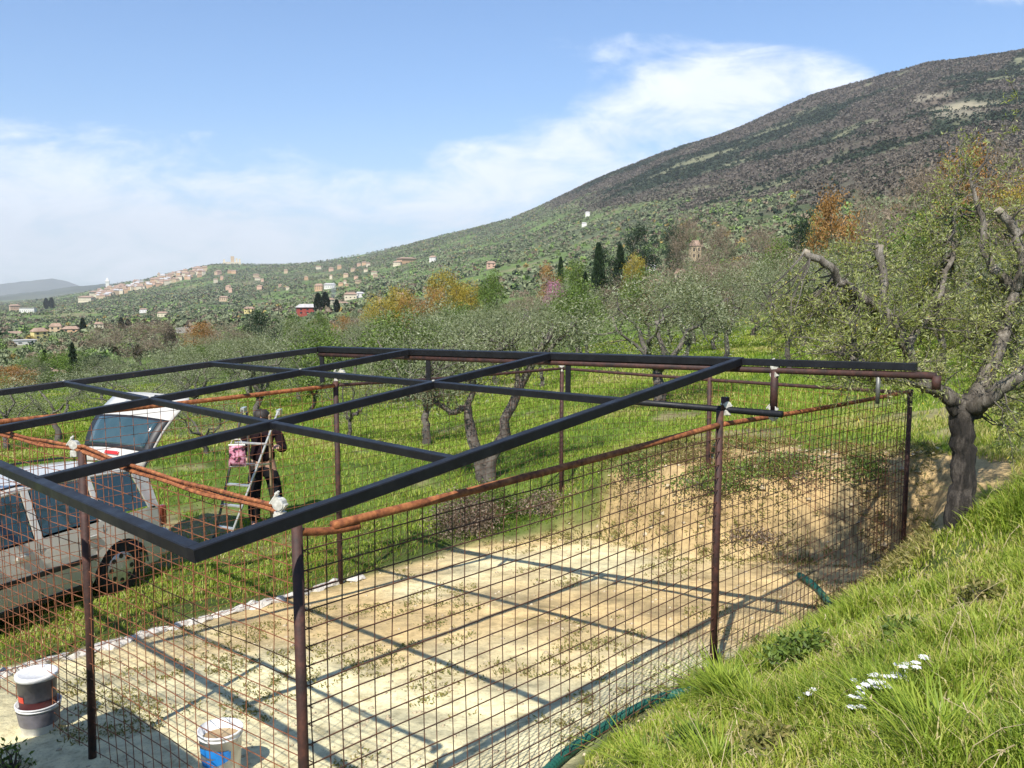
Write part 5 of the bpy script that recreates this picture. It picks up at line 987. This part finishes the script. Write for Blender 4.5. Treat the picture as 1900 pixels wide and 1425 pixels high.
# ------------------------------------------------------------------ car with raised tailgate
def car():
    rear = hit(318, 1066); dirv = np.array([.42, .906]); dirv /= np.linalg.norm(dirv); lat = np.array([-dirv[1], dirv[0]])
    org = np.array([rear[0], rear[1]]) + lat*.86 + dirv*.05; gz0 = gz(org[0]-dirv[0], org[1]-dirv[1])
    ang = math.atan2(-dirv[1], -dirv[0]); root = empty('parked_car', (org[0], org[1], gz0), ang, 'silver hatchback parked left of the enclosure with its tailgate raised', 'car')
    front = gz(org[0]-dirv[0]*3.6, org[1]-dirv[1]*3.6); root.rotation_euler = (0, math.atan2(gz0-front, 3.0)*.6, ang)
    Lc, W2 = 4.1, .84; wx = (.78, 3.32); wr = .315
    # stations: x, shoulder half width, shoulder z, roof half width, roof z
    st = [(0, .66, .88, .56, 1.28), (.06, .74, .90, .58, 1.33), (.16, .80, .93, .60, 1.37), (.35, .82, .95, .60, 1.42), (.8, W2, .95, .60, 1.45), (1.4, W2, .94, .60, 1.47), (2.0, W2, .93, .60, 1.46), (2.45, W2, .92, .58, 1.42), (2.9, W2, .91, .66, 1.12), (3.15, .83, .90, .74, .96), (3.6, .80, .84, .6, .88), (3.95, .72, .74, .5, .78), (4.1, .60, .55, .4, .62)]
    xs = sorted(set([s[0] for s in st] + list(np.linspace(0, 4.1, 60)) + [w + wr*1.18*math.cos(a) for w in wx for a in np.linspace(0, math.pi, 15)])); A = np.array(st); itp = lambda x, c: float(np.interp(x, A[:, 0], A[:, c]))
    def zb(x):
        z = .24 + (.10 if x < .08 or x > 4.0 else 0)
        for w in wx:
            d = abs(x-w)
            if d < wr*1.18: z = max(z, .30 + math.sqrt((wr*1.18)**2-d*d))
        return z
    side = MB()
    for s in (1, -1):
        P = []; k = 6
        for x in xs:
            sw, sz = itp(x, 1), itp(x, 2); b = zb(x)
            for t in np.linspace(0, 1, k): z = b+(sz-b)*t; P.append((x, s*(sw - .05*(1-min(1, z/.5)) + .035*math.sin(math.pi*min(1, max(0, (z-.2)/(sz-.2)))) - .02*t), z))
        fs = [[i*k+j, (i+1)*k+j, (i+1)*k+j+1, i*k+j+1] for i in range(len(xs)-1) for j in range(k-1)]; side.add(P, fs if s > 0 else [f[::-1] for f in fs])
    P = []; cab = [x for x in xs if x >= 2.9]; ys = np.linspace(-1, 1, 9)
    for x in cab:
        for q in ys: P.append((x, q*(itp(x, 1)-.02), itp(x, 2) + (itp(x, 4)-itp(x, 2))*(1-abs(q)**3)))
    side.add(P, [[i*9+j, (i+1)*9+j, (i+1)*9+j+1, i*9+j+1] for i in range(len(cab)-1) for j in range(8)])
    side.box((4.06, 0, .42), (.10, 1.3, .34)); side.box((.05, 0, .62), (.06, 1.38, .06))
    bo = MB().box((.03, 0, .43), (.20, 1.58, .36)).build('bumper', M['car_paint'], root); md = bo.modifiers.new('b', 'BEVEL'); md.width = .085; md.segments = 5
    for s in (1, -1):
        MB().bar((1.15, s*(W2+.028), .56), (2.9, s*(W2+.028), .56), .02, .055).build('rub_strip', M['car_black'], root); MB().bar((1.2, s*(W2-.02), .25), (2.9, s*(W2-.02), .25), .04, .06).build('sill', M['car_black'], root)
        for w in wx: MB().tube([(w+wr*1.19*math.cos(a), s*(W2+.012), .30+wr*1.19*math.sin(a)) for a in np.linspace(0, math.pi, 18)], .011, 6).build('arch_trim', M['car_black'], root)
    MB().tube([(.50, -W2-.020, .80), (.50, -W2-.032, .80)], .075, 20).build('fuel_cap', M['car_paint'], root)
    o = side.build('body', M['car_paint'], root, smooth=False)
    md = o.modifiers.new('b', 'BEVEL'); md.width = .012; md.segments = 2; md.limit_method = 'ANGLE'; md.angle_limit = R(50)
    rf = MB(); rx = [x for x in xs if .1 <= x <= 2.45]; P = [(x, q*itp(x, 3), itp(x, 4)+.03*(1-q*q) + (.008 if j in (2, 6) else 0)) for x in rx for j, q in enumerate(np.linspace(-1, 1, 9))]
    rf.add(P, [[i*9+j, (i+1)*9+j, (i+1)*9+j+1, i*9+j+1] for i in range(len(rx)-1) for j in range(8)])
    rfo = rf.build('roof', M['car_paint'], root, smooth=True); md = rfo.modifiers.new('s', 'SOLIDIFY'); md.thickness = .04
    for s in (1, -1): MB().tube([(x, s*(itp(x, 3)-.02), itp(x, 4)+.05) for x in np.linspace(.3, 2.3, 12)], .013, 8).build('roof_rail', M['car_black'], root)
    # pillars and side glass
    for s in (1, -1):
        def sp_(x, t): return (x, s*((itp(x, 1)-.02)*(1-t)+itp(x, 3)*t), (itp(x, 2))*(1-t)+itp(x, 4)*t)
        for a, b, a2, b2_, in ((.10, .30, .14, .40), (.98, 1.04, .98, 1.04), (1.78, 1.86, 1.78, 1.86), (2.86, 2.95, 2.40, 2.48)):
            p = MB(); q0, q1, q2, q3 = (Vector(sp_(a, 0)), Vector(sp_(b, 0)), Vector(sp_(b2_, 1)), Vector(sp_(a2, 1))); nrm = Vector((0, s*.03, 0))
            p.add([q0, q1, q2, q3, q0-nrm, q1-nrm, q2-nrm, q3-nrm], [[0, 1, 2, 3], [7, 6, 5, 4], [0, 4, 5, 1], [1, 5, 6, 2], [2, 6, 7, 3], [3, 7, 4, 0]]); p.build('pillar', M['car_paint'], root)
        for a, b, a2, b2_ in ((.32, .96, .42, .96), (1.06, 1.76, 1.06, 1.76), (1.88, 2.84, 1.88, 2.38)):
            p = MB(); q = [Vector(sp_(a, .04)), Vector(sp_(b, .04)), Vector(sp_(b2_, .94)), Vector(sp_(a2, .94))]; off = Vector((0, s*.012, 0)); p.add([v-off for v in q]+[v-off*1.5 for v in q], [[0, 1, 2, 3], [7, 6, 5, 4]]); p.build('window', M['car_glass'], root)
        MB().bar(sp_(.2, .0), sp_(2.9, .0), .012, .022).build('window_trim', M['car_black'], root)
        for xd in (1.02, 1.84): MB().box((xd, s*(W2+.006), .58), (.006, .006, .64)).build('door_gap', M['car_black'], root)
        MB().box((1.2, s*(W2+.025), .80), (.16, .03, .03)).build('door_handle', M['car_paint'], root); MB().box((2.05, s*(W2+.025), .80), (.16, .03, .03)).build('door_handle', M['car_paint'], root)
        p = MB(); p.box((.07, s*.755, .79), (.12, .08, .26)); lo = p.build('taillight', M['lamp_dull'], root); md = lo.modifiers.new('b', 'BEVEL'); md.width = .03; md.segments = 3
        MB().box((2.62, s*.95, .98), (.10, .18, .13)).build('wing_mirror', M['car_paint'], root)
    MB().add([(2.93, -.74, .93), (2.93, .74, .93), (2.46, .56, 1.41), (2.46, -.56, 1.41)], [[0, 1, 2, 3]]).build('windscreen', M['car_glass'], root)
    inn = MB(); inn.box((1.5, 0, .42), (2.8, 1.40, .06)); inn.box((.80, 0, .72), (.12, 1.3, .6)); inn.box((2.2, 0, .66), (.5, 1.3, .5)); inn.box((.78, .35, 1.12), (.10, .28, .2)); inn.box((.78, -.35, 1.12), (.10, .28, .2)); inn.build('interior', M['car_black'], root)
    for w in wx:
        for s in (1, -1):
            t = MB(); c = (w, s*.74, wr); ax = Vector((0, 1, 0))
            prof = [(wr*.62, -.085), (wr*.93, -.095), (wr, -.07), (wr, .07), (wr*.93, .095), (wr*.62, .085)]; k = 30
            P = [(w+r_*math.cos(6.2832*j/k), s*.74+y_, wr+r_*math.sin(6.2832*j/k)) for r_, y_ in prof for j in range(k)]
            t.add(P, [[i*k+j, i*k+(j+1) % k, (i+1)*k+(j+1) % k, (i+1)*k+j] for i in range(5) for j in range(k)]); to = t.build('wheel', M['rubber'], root, smooth=True)
            h = MB(); yo = s*.74 + s*.075; k = 28; P = [(w+r_*math.cos(6.2832*j/k), yo+s*y_, wr+r_*math.sin(6.2832*j/k)) for r_, y_ in ((wr*.64, 0), (wr*.60, .012), (wr*.30, .016), (wr*.12, .03), (.002, .032)) for j in range(k)]
            h.add(P, [[i*k+j, i*k+(j+1) % k, (i+1)*k+(j+1) % k, (i+1)*k+j] for i in range(4) for j in range(k)]); h.build('hubcap', M['grey_plastic'] if 0 else M['alu'], to, smooth=True)
            hh = MB()
            for j in range(8): a = j*.7854; hh.tube([(w+wr*.47*math.cos(a), yo+s*.012, wr+wr*.47*math.sin(a)), (w+wr*.47*math.cos(a), yo+s*.0185, wr+wr*.47*math.sin(a))], .030, 10)
            hh.build('hole', M['car_black'], to)
    wl = MB()
    for w in wx: wl.tube([(w, -.72, wr), (w, .72, wr)], .05, 8); wl.box((w, 0, .62), (.7, 1.3, .04))
    wl.build('axle', M['car_black'], root)
    # tailgate: hinge on the roof edge, swung up; outer skin looks up and forward
    hx, hz = .16, 1.43; up = R(50); ex = Vector((-math.cos(up), 0, math.sin(up))); nn = Vector((-math.sin(up), 0, -math.cos(up)))*-1; Lt = 1.06
    def tg(u, v, lift=0): # u 0 hinge..1 lower edge, v -1..1
        wd = .60 + .12*u - .03*abs(2*u-1)**2; cv = .10*math.sin(math.pi*min(u*1.05, 1))+.0 - .06*v*v
        p = Vector((hx, 0, hz)) + ex*(u*Lt) + nn*(cv + lift); return (p.x, v*wd*(1 if .06 < u < .94 else .95), p.z)
    def patch(u0, u1, v0, v1, lift, m, name, parent, nu=12, nv=12, th=.035):
        P = [tg(u0+(u1-u0)*i/nu, v0+(v1-v0)*j/nv, lift) for i in range(nu+1) for j in range(nv+1)]; q = MB(); q.add(P, [[i*(nv+1)+j, i*(nv+1)+j+1, (i+1)*(nv+1)+j+1, (i+1)*(nv+1)+j] for i in range(nu) for j in range(nv)])
        o = q.build(name, m, parent, smooth=True); s_ = o.modifiers.new('s', 'SOLIDIFY'); s_.thickness = th; s_.offset = 0; return o
    tgo = patch(0, 1, -1, 1, 0, M['car_paint'], 'tailgate', root); patch(.16, .60, -.98, .98, .022, M['car_black'], 'window_surround', tgo, th=.012); patch(.20, .56, -.80, .80, .032, M['car_glass'], 'rear_window', tgo, th=.008)
    patch(.075, .115, -.20, .20, .030, M['lamp_red'], 'brake_light', tgo, 3, 8, .02); patch(.74, .90, -.42, .42, .022, M['car_paint'], 'plate_recess', tgo, 4, 8, .01); patch(.93, .97, .2, .5, .024, M['car_black'], 'wiper', tgo, 3, 4, .01)
    for s in (1, -1): MB().tube([(.30, s*.56, 1.20), tg(.55, s*.9, -.03)], .012, 8).build('gas_strut', M['car_black'], root)
car()

# ------------------------------------------------------------------ person and stepladder
def ladder():
    base = hit(462, 1003); Y0 = base[1]; B = np.array(base); q = lambda px, py, dy=0.: at_y(px, py, Y0+dy)-B
    root = empty('stepladder', base, label='aluminium stepladder standing open behind the fence, pink bag hanging on it', cat='ladder')
    A0_, A1 = q(398, 1000), q(450, 760); B0, B1 = q(424, 1006, -.25), q(516, 764, .1); C0, C1 = q(505, 985, .5), q(500, 770, .15); D0, D1 = q(470, 985, .75), q(458, 765, .2)
    # front pair B-A, rear pair C-D
    for a, b_, m in ((A0_, A1, 'alu_dark'), (B0, B1, 'alu'), (C0, C1, 'wood_tan'), (D0, D1, 'alu_dark')): MB().bar(a, b_, .024, .055, up=(0, 1, 0)).build('rail', M[m], root)
    for k, t in enumerate((.10, .27, .43, .59, .75)):
        p0, p1 = A0_*(1-t)+A1*t, B0*(1-t)+B1*t; MB().bar(p0, p1, .07, .022).build('tread', M['alu'], root)
        if k > 2: p0, p1 = C0*(1-t)+C1*t, B0*(1-t)+B1*t; MB().bar(p0, p1, .02, .025).build('brace', M['alu'], root)
    for p_ in (A1, B1): MB().box(p_+np.array([0, .06, -.01]), (.05, .16, .07)).build('hinge', M['alu'], root)
    for p in (A0_, B0, C0, D0): MB().box(p+np.array([0, 0, .02]), (.04, .06, .05)).build('foot', M['car_black'], root)
    bg = empty('bag', at_y(440, 845, Y0-.30), rz=.1, label='pink patterned cloth bag with pale trim hanging on the stepladder', cat='bag')
    bg.scale = (.86, .86, .90)
    bm = MB(); n = 10; Pv = []
    for s in (-1, 1):
        for i in range(n+1):
            for j in range(n+1): u, v = i/n*2-1, j/n*2-1; Pv.append((u*.13*(1-.08*v), s*.06*(1-u*u)**.5*(1-v*v)**.4*(1.1-.3*v), v*.165-.01*u*u))
    m_ = (n+1)**2; fs = [[i*(n+1)+j, (i+1)*(n+1)+j, (i+1)*(n+1)+j+1, i*(n+1)+j+1] for i in range(n) for j in range(n)]; bm.add(Pv, fs+[[k_+m_ for k_ in f][::-1] for f in fs]); bm.build('pouch', M['bag_pink'], bg, smooth=True)
    MB().tube([(-.13, 0, .16), (.13, 0, .16)], .016, 8).build('trim', M['bag_trim'], bg); MB().tube([(-.12, 0, -.165), (.13, 0, -.165)], .014, 8).build('trim', M['bag_trim'], bg); MB().tube([(-.10, 0, .16), (-.06, -.01, .25), (.06, -.01, .25), (.10, 0, .16)], .008, 8).build('strap', M['bag_trim'], bg)
ladder()
def skin(name, verts, edges, radii, m, parent, sub=2, root=0):
    me = bpy.data.meshes.new(name); me.from_pydata(verts, edges, []); o = link(name, me, m, parent); md = o.modifiers.new('skin', 'SKIN'); md.use_smooth_shade = True
    for i, r_ in enumerate(radii): me.skin_vertices[0].data[i].radius = (r_ if isinstance(r_, tuple) else (r_, r_)); me.skin_vertices[0].data[i].use_root = (i == root)
    s_ = o.modifiers.new('sub', 'SUBSURF'); s_.levels = sub; s_.render_levels = sub; return o
def person():
    b = hit(484, 992); b[1] += .22; b[2] = gz(b[0], b[1]); S = 1.0
    root = empty('person', b, R(192), 'person in black trousers and dark maroon top standing behind the stepladder', 'person'); root.scale = (1.2, 1.1, 1.02)
    # local frame: +y is where the person faces
    V = [(0, 0, .95), (0, .01, 1.10), (0, .0, 1.28), (0, -.01, 1.42), (0, 0, 1.50), (0, .02, 1.60), (0, .02, 1.72),           # pelvis..head 0-6
         (.09, 0, .90), (.115, .03, .50), (.12, -.01, .09), (.125, .12, .03), (-.09, 0, .90), (-.15, .06, .50), (-.16, -.03, .09), (-.17, .10, .03),  # legs 7-14
         (.18, -.01, 1.40), (.23, .03, 1.13), (.20, .25, 1.10), (.19, .33, 1.12), (-.18, -.01, 1.40), (-.24, .06, 1.15), (-.20, .28, 1.24), (-.18, .36, 1.28)]  # arms 15-22
    Ed = [(0, 1), (1, 2), (2, 3), (3, 4), (4, 5), (5, 6), (0, 7), (7, 8), (8, 9), (9, 10), (0, 11), (11, 12), (12, 13), (13, 14), (3, 15), (15, 16), (16, 17), (17, 18), (3, 19), (19, 20), (20, 21), (21, 22)]
    Rd = [(.14, .11), (.125, .10), (.14, .105), (.12, .09), .052, .082, .075, .085, .06, .042, .035, .085, .06, .042, .035, .052, .042, .030, .028, .052, .042, .030, .028]
    # five fingers on each hand as chains rooted inside the palm
    for hnd, s in ((18, 1), (22, -1)):
        hx, hy, hz = V[hnd]
        for k, (dx, dz, ln) in enumerate(((-.030, .0, .055), (-.012, .005, .07), (.006, .005, .075), (.022, .0, .065), (s*-.035, -.02, .045))):
            i0 = len(V); V.append((hx+dx*.7, hy+.045, hz+dz)); V.append((hx+dx, hy+.045+ln*.6, hz+dz-.008)); V.append((hx+dx, hy+.045+ln*.8, hz+dz-.04)); Ed += [(hnd, i0), (i0, i0+1), (i0+1, i0+2)]; Rd += [.010, .009, .008]
    skin('body', V, Ed, Rd, M['skin'], root)
    tv = [(0, 0, 1.0), (0, 0, .92), (.095, 0, .86), (.118, .03, .50), (.122, -.01, .10), (-.095, 0, .86), (-.15, .06, .50), (-.16, -.03, .10)]
    skin('trousers', tv, [(0, 1), (1, 2), (2, 3), (3, 4), (1, 5), (5, 6), (6, 7)], [(.165, .13), (.16, .13), .105, .085, .075, .105, .085, .075], M['cloth_black'], root)
    jv = [(0, 0, .96), (0, .01, 1.12), (0, 0, 1.28), (0, -.01, 1.42), (.19, -.01, 1.39), (.24, .03, 1.13), (.205, .22, 1.10), (-.19, -.01, 1.39), (-.25, .06, 1.15), (-.205, .25, 1.23)]
    skin('jacket', jv, [(0, 1), (1, 2), (2, 3), (3, 4), (4, 5), (5, 6), (3, 7), (7, 8), (8, 9)], [(.175, .14), (.16, .13), (.17, .13), (.135, .105), .07, .058, .048, .07, .058, .048], M['cloth_maroon'], root)
    h = MB(); h.lathe((0, .0, 1.60), [(.088, -.02), (.098, .04), (.095, .10), (.06, .145), (.001, .158)], 18); h.build('hair', M['hair'], root, smooth=True)
    for s in (1, -1):
        MB().lathe((s*.032, .098, 1.655), [(.001, -.010), (.009, -.004), (.009, .004), (.001, .010)], 8).build('eye', M['hair'], root)
        sh = MB().box((.125 if s > 0 else -.17, .06 if s > 0 else .04, .035), (.10, .27, .07)); so = sh.build('shoe', M['cloth_black'], root); md = so.modifiers.new('b', 'BEVEL'); md.width = .03; md.segments = 3
    MB().add([(-.012, .09, 1.64), (.012, .09, 1.64), (.016, .10, 1.615), (-.016, .10, 1.615), (0, .125, 1.618), (0, .095, 1.655)], [[0, 5, 4, 3], [5, 1, 2, 4], [3, 4, 2]]).build('nose', M['skin'], root); MB().box((0, .095, 1.585), (.045, .01, .008)).build('mouth', M['maroon_print'], root)
person()

# ------------------------------------------------------------------ smoke and air
def volume(name, me, dens, colr, label, aniso=0):
    m = bpy.data.materials.new(name); m.use_nodes = True; t = m.node_tree; t.nodes.clear(); out = N(t, 'ShaderNodeOutputMaterial'); p = N(t, 'ShaderNodeVolumePrincipled')
    p.inputs['Color'].default_value = (*colr, 1); p.inputs['Density'].default_value = dens; p.inputs['Anisotropy'].default_value = aniso; t.links.new(p.outputs[0], out.inputs['Volume'])
    o = link(name, me, m); return tag(o, label, name, kind='stuff')
mb = MB(); xs_, ys_ = pos(617, 1250); zs_ = gz(xs_, ys_); k_ = 1250/F
mb.tube([(xs_+math.sin(i*.9)*2*k_*.5 + i*.5*k_, ys_, zs_ + (i*5+2)*k_) for i in range(7)], [2.2*k_, 3.6*k_, 4.6*k_, 5.2*k_, 5.8*k_, 5*k_, 2*k_], 12); so = mb.build('smoke', None); me_ = so.data; bpy.data.objects.remove(so)
volume('smoke', me_, .05, (.9, .93, 1), 'thin column of white smoke rising among the houses on the left slope')
HZ = 21000
def haze():
    mb = MB(); top = 1500; bot = -420
    mb.box((0, 0, (top+bot)/2), (HZ*2, HZ*2, top-bot)); o = mb.build('haze', None); me = o.data; bpy.data.objects.remove(o)
    volume('haze', me, HAZE, (.93, .97, 1), 'pale blue air between the camera and the mountains')
HAZE = 6.3e-5
haze()
